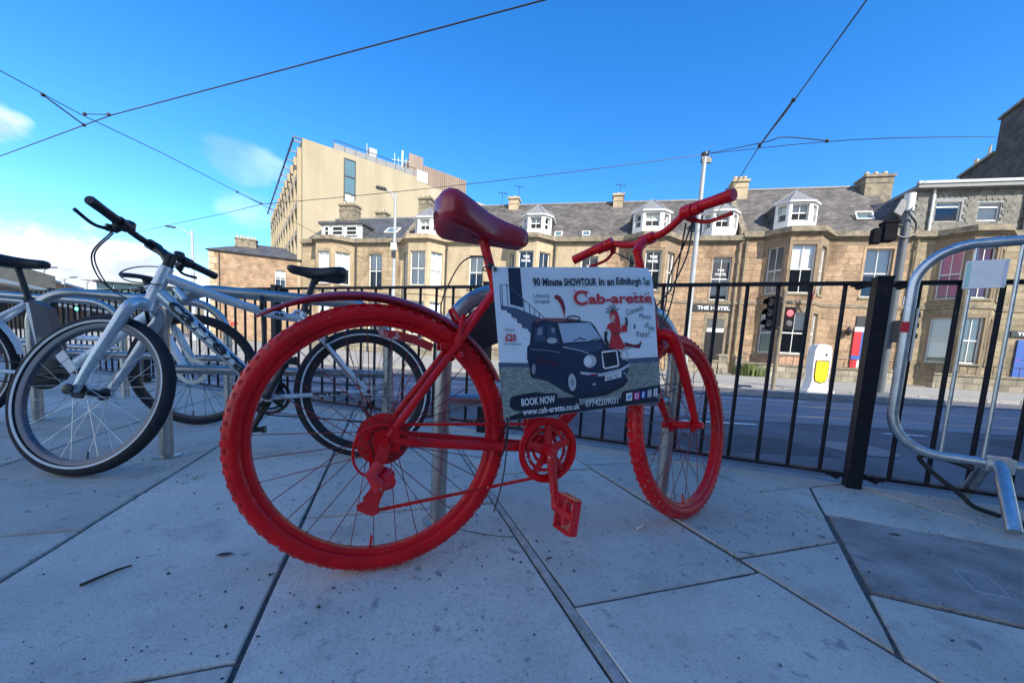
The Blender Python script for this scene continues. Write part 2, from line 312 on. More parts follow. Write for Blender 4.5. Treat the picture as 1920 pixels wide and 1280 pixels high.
def V2(a): return (math.cos(a), math.sin(a))
UNIT = MB().box((0, 0, 0), (1, 1, 1))
_unit = {}
def unit(mt):
    if mt.name not in _unit: _unit[mt.name] = UNIT.mesh('unit_'+mt.name, mt, False)
    return _unit[mt.name]
def bx(name, mt, parent, lo, hi, T=None):
    M = Matrix.Translation(lo) @ Matrix.Diagonal((hi[0]-lo[0], hi[1]-lo[1], hi[2]-lo[2], 1))
    return inst(name, unit(mt), parent, (T @ M) if T is not None else M)
def text_mesh(name, s, size, mt, parent, M, bold=0, extr=0, fit=None, align='LEFT'):
    c = bpy.data.curves.new(name, 'FONT'); c.body = s; c.size = size; c.offset = bold; c.extrude = extr; c.align_x = align; c.resolution_u = 3
    o = bpy.data.objects.new(name, c); col.objects.link(o); bpy.context.view_layer.update()
    me = bpy.data.meshes.new_from_object(o.evaluated_get(bpy.context.evaluated_depsgraph_get())); bpy.data.objects.remove(o); bpy.data.curves.remove(c)
    me.name = name
    if fit:
        xs = [v.co.x for v in me.vertices]; ys = [v.co.y for v in me.vertices]; x0, x1 = min(xs), max(xs); y1 = max(ys)
        for v in me.vertices: v.co.x = (v.co.x-x0)*fit[0]/(x1-x0); v.co.y = v.co.y*fit[1]/y1
    me.materials.clear(); me.materials.append(mt)
    ob = bpy.data.objects.new(name, me); col.objects.link(ob)
    if parent: ob.parent = parent
    ob.matrix_local = M
    return ob

# ------------------------------------------------------------------ ground, road, pavement
FP = Vector((1.69, 1.79)); FD = Vector((-.9304, .3665)); FN = Vector((.3665, .9304))     # fence line, its direction and the road side
g = MB(); g.box((-900, -900, -1.0), (900, 900, -.32)); tag(g.build('ground', m_grd, smooth=False), kind='structure')
rd = MB(); e0 = FP-FD*60+FN*.16; e1 = FP+FD*75+FN*.16
rd.prism([(e0.x, e0.y), (140, e0.y), (140, 60), (-140, 60), (-140, e1.y), (e1.x, e1.y)], -.31, -.20); road = tag(rd.build('road', m_asph, smooth=False), kind='structure')
t = MB(); t.box((-60, 5.0, -.1965), (60, 8.35, -.1955)); t.build('tram_slab', m_tram, road, False)
for y in (5.65, 7.1): t = MB(); t.box((-60, y, -.1950), (60, y+.07, -.1935)); t.build('tram_rail', m_steel, road, False)
for (x0, x1, y, wd) in ((-2, 1.6, 8.1, .1), (4.0, 6.4, 8.05, .12), (-7, -4, 8.1, .1), (3.0, 7.5, 9.0, .1), (10.2, 14, 8.5, .1), (-12, -8.5, 8.1, .1), (1.9, 3.1, 4.62, .1), (4.6, 5.1, 4.5, .08), (7.3, 8.0, 4.45, .08)):
    t = MB(); t.box((x0, y, -.1922), (x1, y+wd, -.1915)); t.build('road_marking', m_line, road, False)
for (x, y, r_) in ((3.4, 3.6, .3), (8.2, 4.2, .3), (-3.6, 5.6+4.0, .3)):
    t = MB(); t.lathe([(r_, 0), (r_, .003), (r_*.93, .003), (r_*.93, .0015), (.001, .0018)], (x, y, -.1965), n=28); t.build('manhole_cover', m_lead, road)
for (x, y, a, b) in ((1.6, 3.2, 1.3, .7), (5.6, 4.0, 2.4, .6), (9.5, 3.4, 1.5, .8), (-4.6, 6.2-1.9, 1.7, .6)):
    t = MB(); t.box((x, y, -.1985), (x+a, y+b, -.1975)); t.build('road_patch', m_patch, road, False)
# far pavement with kerb
fp = MB(); fp.prism([(-70, 11.6), (0, 11.35), (40, 10.9), (70, 10.9), (70, 40), (-70, 40)], -.3, -.10); tag(fp.build('far_pavement', m_far, smooth=False), kind='structure')
kb = MB()
for (a, b) in (((-70, 11.6), (0, 11.35)), ((0, 11.35), (40, 10.9))):
    n_ = int(abs(b[0]-a[0])/1.0)
    for i in range(n_):
        if not -16 <= a[0]+(b[0]-a[0])*i/n_ <= 22: continue
        x0 = a[0]+(b[0]-a[0])*i/n_; x1 = a[0]+(b[0]-a[0])*(i+1)/n_-.012; y = a[1]+(b[1]-a[1])*(i+.5)/n_
        kb.box((x0, y-.17, -.29), (x1, y-.003, -.085))
o = kb.build('kerb', m_kerb, bpy.data.objects['far_pavement'], False)
# traffic island
isl = MB(); ip = [(6.0, 8.95), (10.6, 9.1), (11.2, 9.7), (10.6, 10.25), (6.2, 10.1), (5.7, 9.5)]
isl.prism(ip, -.3, -.075, [(x*.985+.12, y*.985+.14) for x, y in ip]); tag(isl.build('traffic_island', m_kerb, smooth=False), kind='structure')
# near pavement: bed, kerb stones along the fence, flags
def dist(p): return (Vector(p)-FP).dot(FN)
bed = MB(); a = FP-FD*6+FN*.05; b = FP+FD*45+FN*.05
bed.prism([(a.x, a.y), (b.x, b.y), (-70, b.y), (-70, -12), (a.x+6, -12), (a.x+6, a.y)], -.3, -.0075); pav = tag(bed.build('pavement', m_mortar, smooth=False), kind='structure')
for i in range(-3, 24):
    p = FP+FD*(i*.915)+FN*.055; q = FP+FD*(i*.915+.905)+FN*.055; o2 = FN*.105
    k = MB(); k.prism([(p.x, p.y), (p.x+o2.x, p.y+o2.y), (q.x+o2.x, q.y+o2.y), (q.x, q.y)], -.29, -.004+random.uniform(-.002, .002)); k.build('kerb_stone', m_kerb, pav, False)
GN = Vector((.946, .324)); GM = Vector((-.324, .946))
def clip(poly, p, n):                       # keep the side where (x-p).n < 0
    o = []; m = len(poly)
    for i in range(m):
        a, b = poly[i], poly[(i+1) % m]; da, db = (a-p).dot(n), (b-p).dot(n)
        if da < 0: o.append(a)
        if (da < 0) != (db < 0): o.append(a+(b-a)*(da/(da-db)))
    return o
def area(p): return abs(sum(p[i].x*p[(i+1) % len(p)].y-p[(i+1) % len(p)].x*p[i].y for i in range(len(p))))/2
CV = [Vector((1.26, 1.43)), Vector((.95, .92)), Vector((2.44, .35)), Vector((2.55, .88))]
def shrink(poly, d):
    c = sum(poly, Vector((0, 0)))/len(poly); out_ = []; m = len(poly); sgn = 1 if sum(poly[i].x*poly[(i+1) % m].y-poly[(i+1) % m].x*poly[i].y for i in range(m)) > 0 else -1
    q = poly
    for i in range(m):
        a, b = poly[i], poly[(i+1) % m]; t_ = b-a
        if t_.length < 1e-5: continue
        n_ = Vector((t_.y, -t_.x)).normalized()*sgn; q = clip(q, a-n_*d, n_)
        if len(q) < 3: return []
    return q
def flag(poly, mt=m_slab, name='paving_slab', gap=.0045):
    p = shrink(poly, gap)
    if len(p) < 3 or area(p) < .004: return
    e = []; c0_ = sum(p, Vector((0, 0)))/len(p)
    for i in range(len(p)):
        a, b = p[i], p[(i+1) % len(p)]; k = max(1, min(9, int((b-a).length/.07)))
        for j in range(k):
            v = a.lerp(b, j/k); d_ = (c0_-v).normalized(); e.append(v+d_*abs(random.gauss(0, .0011 if j else .0025)))
    p = e; q = [v+(c0_-v).normalized()*.0035 for v in p]
    h = random.uniform(-.0022, .0012); tl = Vector((random.uniform(-1, 1), random.uniform(-1, 1)))*.0016; c = sum(p, Vector((0, 0)))/len(p)
    n_ = len(p); mb = MB()
    mb.add([(v.x, v.y, -.06) for v in p]+[(v.x, v.y, h-.004+tl.dot(v-c)) for v in p]+[(v.x, v.y, h+tl.dot(v-c)) for v in q],
           [tuple(range(2*n_, 3*n_))]+[(i, (i+1) % n_, n_+(i+1) % n_, n_+i) for i in range(n_)]+[(n_+i, n_+(i+1) % n_, 2*n_+(i+1) % n_, 2*n_+i) for i in range(n_)])
    mb.build(name, mt, pav, False)
cols = [-9.3+.605*i for i in range(14)]; cols = [c for c in cols if c < -1.1]+[-.797, -.235, .398, 1.0, 1.615, 2.22, 2.83, 3.44, 4.05]
starts = {-.797: .72, -.235: 1.295, .398: .705, 1.0: .773, 1.615: 1.185}
for ci in range(len(cols)-1):
    n0, n1 = cols[ci], cols[ci+1]; s0 = starts.get(n0, .72+(.45 if ci % 2 else 0)+random.uniform(-.1, .1))
    if ci > 0 and abs(n1+.797) < .01: s0 = 1.335
    gapL = .004
    for k in range(-2, 10):
        m0, m1 = s0+(k-.0)*.895, s0+(k+1)*.895
        if abs(n1+.797) < .01 and k == 0: m1 = m0+.44
        poly = [GN*n0+GM*m0, GN*n1+GM*m0, GN*n1+GM*m1, GN*n0+GM*m1]
        if abs(n1+.797) < .01 and k >= 1: poly = [v-GM*.455 for v in poly]
        if min(v.y for v in poly) < -1.2 or max(v.x for v in poly) > 4.6 or min(v.x for v in poly) < -8.5: continue
        if abs(n0-.398) < .01: poly[0] += GN*.024; poly[3] += GN*.018     # wide mortared joint
        poly = clip(poly, FP+FN*.05, FN)
        if len(poly) < 3: continue
        if abs(n0-1.0) < .01: poly = clip(poly, GN*1.0035, -GN)
        if abs(n1-1.0) < .01: poly = clip(poly, GN*.9965, GN)
        cut = poly
        for i in range(4):
            a, b = CV[i], CV[(i+1) % 4]; cut = clip(cut, a, Vector(((b-a).y, -(b-a).x)).normalized()) if len(cut) >= 3 else []
        if len(cut) < 3 or area(cut) < 1e-3: flag(poly); continue
        rest = poly
        for i in (0, 1, 3, 2):
            a, b = CV[i], CV[(i+1) % 4]; n_ = Vector(((b-a).y, -(b-a).x)).normalized()
            piece = clip(rest, a, -n_)
            if len(piece) >= 3: flag(piece)
            rest = clip(rest, a, n_)
            if len(rest) < 3: break
flag(CV, m_cover, 'chamber_cover', .012)
mb = MB(); mb.prism([tuple(GN*.399+GM*-.4), tuple(GN*.42+GM*-.4), tuple(GN*.416+GM*3.0), tuple(GN*.398+GM*3.0)], -.05, -.0015); mb.build('mortar_joint', m_fill, pav, False)
# small lifting frame let into the dark cover
mk = MB()
fr_ = [Vector((1.29, 1.02)), Vector((1.37, 1.0)), Vector((1.365, .90)), Vector((1.285, .92))]
fr_ = [Vector((1.335, 1.055)), Vector((1.40, 1.03)), Vector((1.335, .925)), Vector((1.27, .95))]
for i in range(4): mk.tube([(*fr_[i], .0012), (*fr_[(i+1) % 4], .0012)], .0028, 5)
mk.tube([(*((fr_[0]*2+fr_[1])/3), .0012), (*((fr_[3]*2+fr_[2])/3), .0012)], .002, 5)
mk.build('lifting_frame', m_gry, pav)
# surface crack in one flag
ck = spline([(-.17, 1.14, .0012), (-.06, 1.105, .0012), (.03, 1.10, .0012)], 6)
ck = [p+Vector((random.uniform(-.003, .003), random.uniform(-.003, .003), 0)) for p in ck]
c_ = MB(); c_.tube(ck, .0013, 4); c_.build('crack', m_mortar, pav)

# ------------------------------------------------------------------ building kit (local x along the front, y into the building, z up)
def plate(mb, T, w_, z0, z1, holes, th=.22):
    xs = sorted({0, w_, *[h[0] for h in holes], *[h[1] for h in holes]}); zs = sorted({z0, z1, *[h[2] for h in holes], *[h[3] for h in holes]})
    old = mb.T; mb.T = T
    for i in range(len(xs)-1):
        for j in range(len(zs)-1):
            cx, cz = (xs[i]+xs[i+1])/2, (zs[j]+zs[j+1])/2
            if any(h[0] < cx < h[1] and h[2] < cz < h[3] for h in holes): continue
            mb.add([(xs[i], 0, zs[j]), (xs[i+1], 0, zs[j]), (xs[i+1], 0, zs[j+1]), (xs[i], 0, zs[j+1])], [(0, 1, 2, 3)])
    for a, b, c, d in holes:
        for q in ([(a, 0, c), (a, th, c), (a, th, d), (a, 0, d)], [(b, 0, c), (b, 0, d), (b, th, d), (b, th, c)], [(a, 0, d), (a, th, d), (b, th, d), (b, 0, d)], [(a, 0, c), (b, 0, c), (b, th, c), (a, th, c)]): mb.add(q, [(0, 1, 2, 3)])
    mb.T = old
def window(house, T, x0, x1, z0, z1, blind=.0, bar=True, bmat=None, rail=.5, sill=True, mt=None, room_shade=True):
    y = .13; f = .055; mb = MB(T); zm = z0+(z1-z0)*rail
    for lo, hi in (((x0, y, z0), (x0+f, y+.07, z1)), ((x1-f, y, z0), (x1, y+.07, z1)), ((x0+f, y+.002, z1-f), (x1-f, y+.068, z1)), ((x0+f, y+.002, z0), (x1-f, y+.068, z0+f*1.3)), ((x0+f, y+.004, zm-.03), (x1-f, y+.066, zm+.03))): mb.box(lo, hi)
    if bar: c = (x0+x1)/2; mb.box((c-.015, y+.01, z0+f*1.3), (c+.015, y+.06, z1-f))
    o = mb.build('window', mt or m_white, house, False)
    for (a, b) in ((z0+f, zm), (zm, z1-f)):
        g_ = MB(T); g_.add([(x0+f, y+.04, a), (x1-f, y+.04, a), (x1-f, y+.04, b), (x0+f, y+.04, b)], [(0, 1, 2, 3)]); g_.build('pane', m_glass, o, False)
    if blind > 0: bx('blind', bmat or m_blind, o, (x0+f, y+.10, z1-f-(z1-z0-2*f)*blind), (x1-f, y+.115, z1-f), T)
    if sill: bx('sill', m_trim, o, (x0-.08, -.07, z0-.12), (x1+.08, .10, z0-.002), T)
    if room_shade: bx('room_shade', m_room, o, (x0-.05, y+.25, z0-.05), (x1+.05, y+.27, z1+.05), T)  # dark sheet behind the glass, painted as the shade of an unlit interior
    return o
def stones(house, T, w_, z0, z1, holes, mt, ch=.33, limit=300, lens=(.55, .95)):
    z = z0; n = 0; me = unit(mt); k = 0
    hs = [(a-.10, b+.10, c-.02, d+.14) for a, b, c, d in holes]
    while z < z1-.08:
        zt = min(z+ch, z1); x = -random.uniform(0, .4) if k % 2 else 0
        while x < w_-.02:
            xe = min(x+random.uniform(*lens), w_)
            if w_-xe < .2: xe = w_
            a0 = max(x, 0); rects = [(a0, xe, z, zt)]
            for (ha, hb, hc, hd) in hs:
                nr = []
                for (a, b, c, d) in rects:
                    if hb <= a or ha >= b or hd <= c or hc >= d: nr.append((a, b, c, d)); continue
                    if ha > a: nr.append((a, ha, c, d))
                    if hb < b: nr.append((hb, b, c, d))
                    if hc > c: nr.append((max(a, ha), min(b, hb), c, hc))
                    if hd < d: nr.append((max(a, ha), min(b, hb), hd, d))
                rects = nr
            for (a, b, c, d) in rects:
                if b-a < .06 or d-c < .05 or n >= limit: continue
                p = random.uniform(.010, .02); n += 1
                inst('stone', me, house, T @ Matrix.Translation((a+.006, -p, c+.006)) @ Matrix.Diagonal((b-a-.012, p+.02, d-c-.012, 1)))
            x = xe
        z = zt; k += 1
    return n
def surround(house, T, holes, mt):
    for (a, b, c, d) in holes:
        mb = MB(T); mb.box((a-.12, -.026, c), (a-.001, .05, d+.12)); mb.box((b+.001, -.026, c), (b+.12, .05, d+.12)); mb.box((a-.002, -.024, d+.001), (b+.002, .05, d+.12)); mb.build('window_surround', mt, house, False)
def chimney(house, x0, x1, y0, y1, z0, z1, mt, pots, pot_h=.45):
    mb = MB(); mb.box((x0, y0, z0), (x1, y1, z1)); mb.box((x0-.08, y0-.08, z1), (x1+.08, y1+.08, z1+.14)); mb.box((x0-.03, y0-.03, z1-.35), (x1+.03, y1+.03, z1-.27))
    c = mb.build('chimney', mt, house, False)
    for i in range(pots):
        px = x0+(x1-x0)*(i+.5)/pots; py = (y0+y1)/2; p = MB(); p.lathe([(.12, z1+.13), (.10, z1+pot_h*.75), (.13, z1+pot_h*.8), (.13, z1+pot_h)], (px, py, 0), n=10); p.build('chimney_pot', m_pot, c)
def canted_dormer(house, c, z0, z1, wf=1.0, ws=.45, depth=.5, y0=-.12, tall=.85, roof=m_lead):
    # half-hexagon white timber dormer with a pointed slated cap
    hw = wf/2; pts = [(c-hw-ws, y0+depth), (c-hw, y0), (c+hw, y0), (c+hw+ws, y0+depth)]
    d = MB()
    d.prism([pts[0], pts[1], pts[2], pts[3], (pts[3][0], y0+2.2), (pts[0][0], y0+2.2)], z0-.35, z0+.28)
    o = d.build('dormer', m_white, house, False)
    for i in range(3):
        a, b = Vector(pts[i]), Vector(pts[i+1]); L_ = (b-a).length; an = math.atan2((b-a).y, (b-a).x)
        T = Matrix.Translation((a.x, a.y, 0)) @ Matrix.Rotation(an, 4, 'Z')
        mb = MB(); h = [(.14, L_-.14, z0+.28, z1-.1)] if L_ > .5 else []
        plate(mb, T, L_, z0+.28, z1, h, .12); mb.build('dormer_face', m_white, house, False)
        for hh in h:
            window(house, T, hh[0], hh[1], hh[2], hh[3], blind=random.choice((0, .35, .45)), bar=(i == 1), sill=False)
    ck_ = MB(); ck_.box((pts[0][0], y0+depth, z0-.35), (pts[0][0]+.06, y0+2.3, z1)); ck_.box((pts[3][0]-.06, y0+depth, z0-.35), (pts[3][0], y0+2.3, z1)); ck_.build('dormer_cheek', m_slate_dk, house, False)
    e = .12; ep = [(c-hw-ws-e, y0+depth), (c-hw-.06, y0-e), (c+hw+.06, y0-e), (c+hw+ws+e, y0+depth), (c+hw+ws+e, y0+2.4), (c-hw-ws-e, y0+2.4)]
    rf = MB(); rf.prism(ep, z1, z1+.08); o2 = rf.build('dormer_eaves', m_white, house, False)
    n_ = len(ep); ap = (c, y0+.75, z1+tall+.08); bk = (c, y0+3.0, z1+tall+.08)
    rf = MB(); rf.add([(p[0], p[1], z1+.081) for p in ep]+[ap, bk], [(0, 1, 6), (1, 2, 6), (2, 3, 6), (3, 4, 7, 6), (5, 0, 6, 7), (4, 5, 7)]); rf.build('dormer_roof', roof, house, False)
    hp = MB()
    for i in range(4): hp.tube([(ep[i][0], ep[i][1], z1+.085), ap], .035, 6)
    hp.build('dormer_hip', m_lead, house)
    return o
HANG = math.atan2(-.2149, .9766)
def terrace(name, u0, u1, label, bay, flats, mt, joint, cornice=7.42, ridge=11.2, eave_y=.12, stone=True, gflats=(), bay_w=None, slate=m_slate, ridge_y=4.0, bay_opts=None, trim=m_trim, roof=True):
    W_ = u1-u0; root = empty(name, (0+.9766*u0, 24.9-.2149*u0, -.10), HANG); tag(root, label, 'house', 'stone terrace across the road')
    Z = .10                                     # local z = world z + .10
    xl, xfl, xfr, xr = [q-u0 for q in bay]; D = .95
    I = Matrix()
    holes = [(a-u0, b-u0, c+Z, d+Z) for a, b, c, d in list(flats)+list(gflats)]
    mb = MB()
    segs = [(0, xl), (xr, W_)]
    for (a, b) in segs:
        T = Matrix.Translation((a, 0, 0)); hs = [(h[0]-a, h[1]-a, h[2], h[3]) for h in holes if a < (h[0]+h[1])/2 < b]
        plate(mb, T, b-a, 0, cornice, hs)
        if stone: stones(root, T, b-a, 0, cornice-.02, hs, mt, limit=110)
        surround(root, T, hs, mt)
    faces = []
    P = [Vector((xl, 0)), Vector((xfl, -D)), Vector((xfr, -D)), Vector((xr, 0))]
    bo = dict(up=(4.45, 6.68), lo=(1.2, 3.42), blind=(.5, .55, .5), gblind=(.4, .35, .4), bm=None); bo.update(bay_opts or {})
    for i in range(3):
        a, b = P[i], P[i+1]; L_ = (b-a).length; T = Matrix.Translation((a.x, a.y, 0)) @ Matrix.Rotation(math.atan2((b-a).y, (b-a).x), 4, 'Z')
        mg = .16 if i == 1 else .26
        hs = [(mg, L_-mg, bo['up'][0]+Z, bo['up'][1]+Z), (mg, L_-mg, bo['lo'][0]+Z, bo['lo'][1]+Z)]
        plate(mb, T, L_, 0, cornice, hs)
        if stone: stones(root, T, L_, 0, cornice-.02, hs, mt, limit=48)
        faces.append((T, hs))
    mb.build('wall', joint if stone else mt, root, False)
    for i, (T, hs) in enumerate(faces):
        window(root, T, *hs[0], blind=bo['blind'][i], bmat=bo['bm'], bar=True); window(root, T, *hs[1], blind=bo['gblind'][i], bar=(i == 1))
    for h in holes: window(root, I, *h, blind=random.choice((.45, .55, .9)))
    def band(o, z0, z1, nm, mt_=trim, y1=.0):
        pl = [(0, y1), (0, -o), (xl-o*.6, -o), (xfl-o*.45, -D-o), (xfr+o*.45, -D-o), (xr+o*.6, -o), (W_-.004, -o), (W_-.004, y1)]
        b_ = MB(); b_.prism(pl, z0, z1); return b_.build(nm, mt_, root, False)
    band(.06, 3.88+Z, 4.06+Z, 'string_course'); band(.03, .55+Z, .68+Z, 'base_course')
    band(.10, cornice-.001, cornice+.09, 'cornice'); band(.26, cornice+.091, cornice+.19, 'cornice', y1=.3); band(.16, cornice+.191, cornice+.40, 'parapet', y1=.35)
    ip_ = MB(); ip_.box((.1, .75, 0), (W_-.1, 8.2, cornice+.3)); ip_.build('interior_core', m_room, root, False)  # core painted dark to read as unlit depth through the windows
    if roof:
        ez = cornice+.30; rz = ridge+Z
        rf = MB(); rf.add([(0, eave_y, ez), (W_, eave_y, ez), (W_, ridge_y, rz), (0, ridge_y, rz), (0, 8.4, ez), (W_, 8.4, ez), (0, eave_y, ez-.2), (W_, eave_y, ez-.2), (0, 8.4, ez-.2), (W_, 8.4, ez-.2)],
                          [(0, 1, 2, 3), (3, 2, 5, 4), (6, 7, 1, 0), (4, 5, 9, 8), (0, 3, 4, 8, 6), (1, 7, 9, 5, 2)]); rf.build('roof', slate, root, False)
        rg = MB(); rg.tube([(0, ridge_y, rz+.03), (W_, ridge_y, rz+.03)], .09, 6); rg.build('ridge', m_lead, root)
    return root, W_, Z
def skylight(root, x, z, ez, rz, ry, ey, w_=.5, h=.6, open_=0):
    sl = math.atan2(rz-ez, ry-ey); y = ey+(z-ez)/math.tan(sl); T = Matrix.Translation((x, y, z)) @ Matrix.Rotation(sl, 4, 'X')
    mb = MB(T @ Matrix.Rotation(open_, 4, 'X')); mb.box((-w_/2, 0, .02), (w_/2, .06, .10)); mb.box((-w_/2, h-.06, .02), (w_/2, h, .10)); mb.box((-w_/2, .06, .02), (-w_/2+.06, h-.06, .10)); mb.box((w_/2-.06, .06, .02), (w_/2, h-.06, .10))
    o = mb.build('skylight', m_white, root, False)
    g_ = MB(T); g_.box((-w_/2+.06, .06, .03), (w_/2-.06, h-.06, .05)); g_.build('skylight_pane', m_teal, o, False)
def pipe(root, x, z0, z1, mt=m_dkm, y=-.12):
    p = MB(); p.cyl((x, y, z0), (x, y, z1), .055, n=8)
    for z in (z0+.6, (z0+z1)/2, z1-.4): p.cyl((x, y, z), (x, y, z+.1), .075, n=8)
    p.build('drainpipe', mt, root)

# house with the boxed white dormer (left end)
rA, W_, Z = terrace('terraced_house', -16.4, -8.4, 'honey stone terraced house with wide white box dormer, left end of the terrace', (-15.2, -14.45, -13.2, -12.1), [(-10.9, -9.85, 4.4, 6.7)], m_stoneA, m_joint_pale, ridge=10.3, ridge_y=3.6, slate=m_slate_dk, gflats=[(-10.9, -9.85, 1.2, 3.4)])
d = MB(); d.box((1.35, .35, 7.7), (4.65, 2.6, 8.95)); d.build('box_dormer', m_white, rA, False)
d = MB(); d.box((1.2, .15, 8.95), (4.8, 3.0, 9.14)); d.build('dormer_roof', m_slate_dk, rA, False)
d = MB(); d.box((4.655, .45, 7.7), (4.70, 2.6, 8.95)); d.build('dormer_cheek', m_slate_dk, rA, False)
for x0, x1 in ((1.65, 2.05), (2.3, 3.2), (3.45, 4.35)): o_ = window(rA, Matrix.Translation((0, .10, 0)), x0, x1, 8.15, 8.8, sill=False, bar=False, room_shade=False); bx('room_shade', m_room, o_, (x0, .30, 8.15), (x1, .345, 8.8))
chimney(rA, .7, 2.1, 3.1, 3.9, 9.6, 11.3, m_trim, 4); chimney(rA, 3.0, 3.9, 4.6, 5.2, 9.6, 11.2, m_trim, 3)
skylight(rA, 6.4, 8.55, 7.72, 10.4, 3.6, .12, 1.0, .9); pipe(rA, 4.55, 0, 7.4)
# cream house
rB, W_, Z = terrace('terraced_house', -8.4, -1.5, 'cream painted terraced house with net curtained bay, second from the left end', (-8.25, -7.35, -5.95, -5.05), [(-3.4, -2.4, 4.45, 6.6)], m_cream, m_cream, stone=False, gflats=[(-3.4, -2.4, 1.2, 3.4)], trim=m_cream, bay_opts=dict(blind=(1, 1, 1), gblind=(1, .9, 1)))
canted_dormer(rB, 1.75, 8.05, 9.15); chimney(rB, -.5, .5, 3.3, 4.1, 10.2, 11.7, m_trim, 3); pipe(rB, 3.42, 0, 7.4)
co_ = MB(); co_.add([(-.12, .1, 7.85), (.12, .1, 7.85), (.12, 4.0, 11.5), (-.12, 4.0, 11.5), (-.12, .1, 7.6), (.12, .1, 7.6), (.12, 4.0, 11.2), (-.12, 4.0, 11.2)], [(0, 1, 2, 3), (0, 4, 5, 1), (1, 5, 6, 2), (0, 3, 7, 4)]); co_.build('skew_coping', m_trim, rB, False)
# two hostel houses
hb = dict(blind=(.48, .48, .48), gblind=(.3, .3, .3), bm=m_signg)
rC, W_, Z = terrace('terraced_house', -1.5, 5.5, 'pale stone hostel house left of the lamp post, dark signs in the bay windows', (-.75, 0, 1.25, 2.2), [(3.95, 5.0, 4.45, 6.58)], m_cream, m_cream, stone=False, gflats=[(3.95, 5.0, 1.2, 3.4)], bay_opts=hb)
canted_dormer(rC, 2.45, 8.05, 9.15); chimney(rC, -.3, .4, 3.5, 4.2, 10.6, 11.6, m_cream, 1, .3); pipe(rC, 3.8, 0, 7.4)
for x in (3.85, 5.6): skylight(rC, x, 7.95, 7.72, 11.3, 4.0, .12, .5, .6)
rD, W_, Z = terrace('terraced_house', 5.5, 12.95, 'sandstone hostel house with name board above its dark doorway', (6.5, 7.5, 8.7, 9.55), [(11.5, 12.5, 4.1, 6.55)], m_stoneE, m_joint, bay_opts=hb)
canted_dormer(rD, 2.45, 8.1, 9.25, wf=1.1, ws=.52); canted_dormer(rD, 6.25, 8.0, 9.15); chimney(rD, .15, .8, 3.5, 4.2, 10.6, 11.6, m_cream, 1, .3); pipe(rD, 7.3, 0, 7.4, m_trim)
# house with the flag
rE, W_, Z = terrace('terraced_house', 12.95, 20.95, 'warm sandstone house with parapeted bay, small flag and steep slate roof', (14.05, 14.95, 16.4, 17.25), [(19.0, 20.25, 4.45, 7.0)], m_stoneE, m_joint, cornice=7.6, ridge=11.75, bay_opts=dict(up=(4.45, 7.0), lo=(1.2, 3.45), blind=(.0, .5, .9), gblind=(.35, .42, .3)))
canted_dormer(rE, 2.65, 8.3, 9.55, wf=1.1, ws=.5); chimney(rE, .1, .95, 3.2, 4.0, 10.8, 12.1, m_cream, 3); chimney(rE, 7.3, 8.7, 3.2, 4.2, 10.4, 12.1, m_trim, 3); chimney(rE, 5.3, 6.1, 7.2, 7.8, 9.6, 12.2, m_trim, 3, .4)
skylight(rE, 6.4, 8.95, 7.9, 11.85, 4.0, .12, .85, .6, .25); pipe(rE, .18, 0, 7.5, m_trim)
co_ = MB(); co_.add([(-.15, .0, 8.2), (.15, .0, 8.2), (.15, 4.0, 12.05), (-.15, 4.0, 12.05), (-.15, .0, 7.6), (.15, .0, 7.6), (.15, 4.0, 11.2), (-.15, 4.0, 11.2)], [(0, 1, 2, 3), (0, 4, 5, 1), (1, 5, 6, 2), (0, 3, 7, 4)]); co_.build('skew_coping', m_trim, rE, False)
# house with the tile-hung top floor
rF, W_, Z = terrace('terraced_house', 20.95, 28.5, 'olive stone house with tile-hung top storey and red blind in its bay', (22.0, 22.9, 24.05, 24.95), [], m_stoneF, m_joint, cornice=7.55, roof=False, bay_opts=dict(up=(4.38, 6.85), lo=(1.15, 3.45), blind=(.96, .96, .5), gblind=(.9, .96, .9), bm=m_pink))
mw = [(.98, 2.05, 8.5, 9.5), (2.78, 3.68, 8.53, 9.42), (5.2, 6.2, 8.5, 9.45)]
mb = MB(); plate(mb, Matrix.Translation((0, .25, 0)), W_, 7.9, 10.1, mw); mb.box((0, .5, 7.9), (.02, 8, 10.1)); mb.build('tile_hung_wall', m_lead, rF, False)
for h in mw: window(rF, Matrix.Translation((0, .20, 0)), *h, blind=.25 if h[0] < 2 else .95, bar=False, rail=.78, sill=False)
SH = mat('shingle', (.17, .16, .135), .8, var=.2, scale=4, rnd=.25)
shm = MB(); shm.prism([(-.10, 0), (-.10, -.02), (.10, -.02), (.10, 0)], 0, .26); 
shm = MB(); shm.ext([(-.115, 0, .24), (-.115, 0, .07), (-.06, 0, .0), (.06, 0, .0), (.115, 0, .07), (.115, 0, .24)], (0, -.022, 0)); shme = shm.mesh('shingle', SH, False)
cnt = 0
for r_ in range(12):
    z = 7.92+r_*.18
    for k in range(0, 22):
        x = .12+k*.24+(.12 if r_ % 2 else 0)
        if x > 5.1 or any(a-.12 < x < b+.12 and c-.2 < z < d+.05 for a, b, c, d in mw) or cnt > 290: continue
        inst('shingle', shme, rF, Matrix.Translation((x, .246-.004*(r_ % 2), z)) @ Matrix.Rotation(R(random.uniform(-4, 4))+R(6)*0, 4, 'X')); cnt += 1
mb = MB(); mb.box((-.15, -.15, 10.1), (W_, 8, 10.28)); mb.build('flat_roof', m_lead, rF, False)
mb = MB(); mb.box((-.2, -.20, 10.283), (W_, -.02, 10.42)); mb.build('fascia', m_gry, rF, False)
pipe(rF, .75, 7.95, 10.1, m_white, .14); pipe(rF, 4.6, 7.95, 10.1, m_dkm, .14); pipe(rF, .2, 0, 7.5, m_trim)
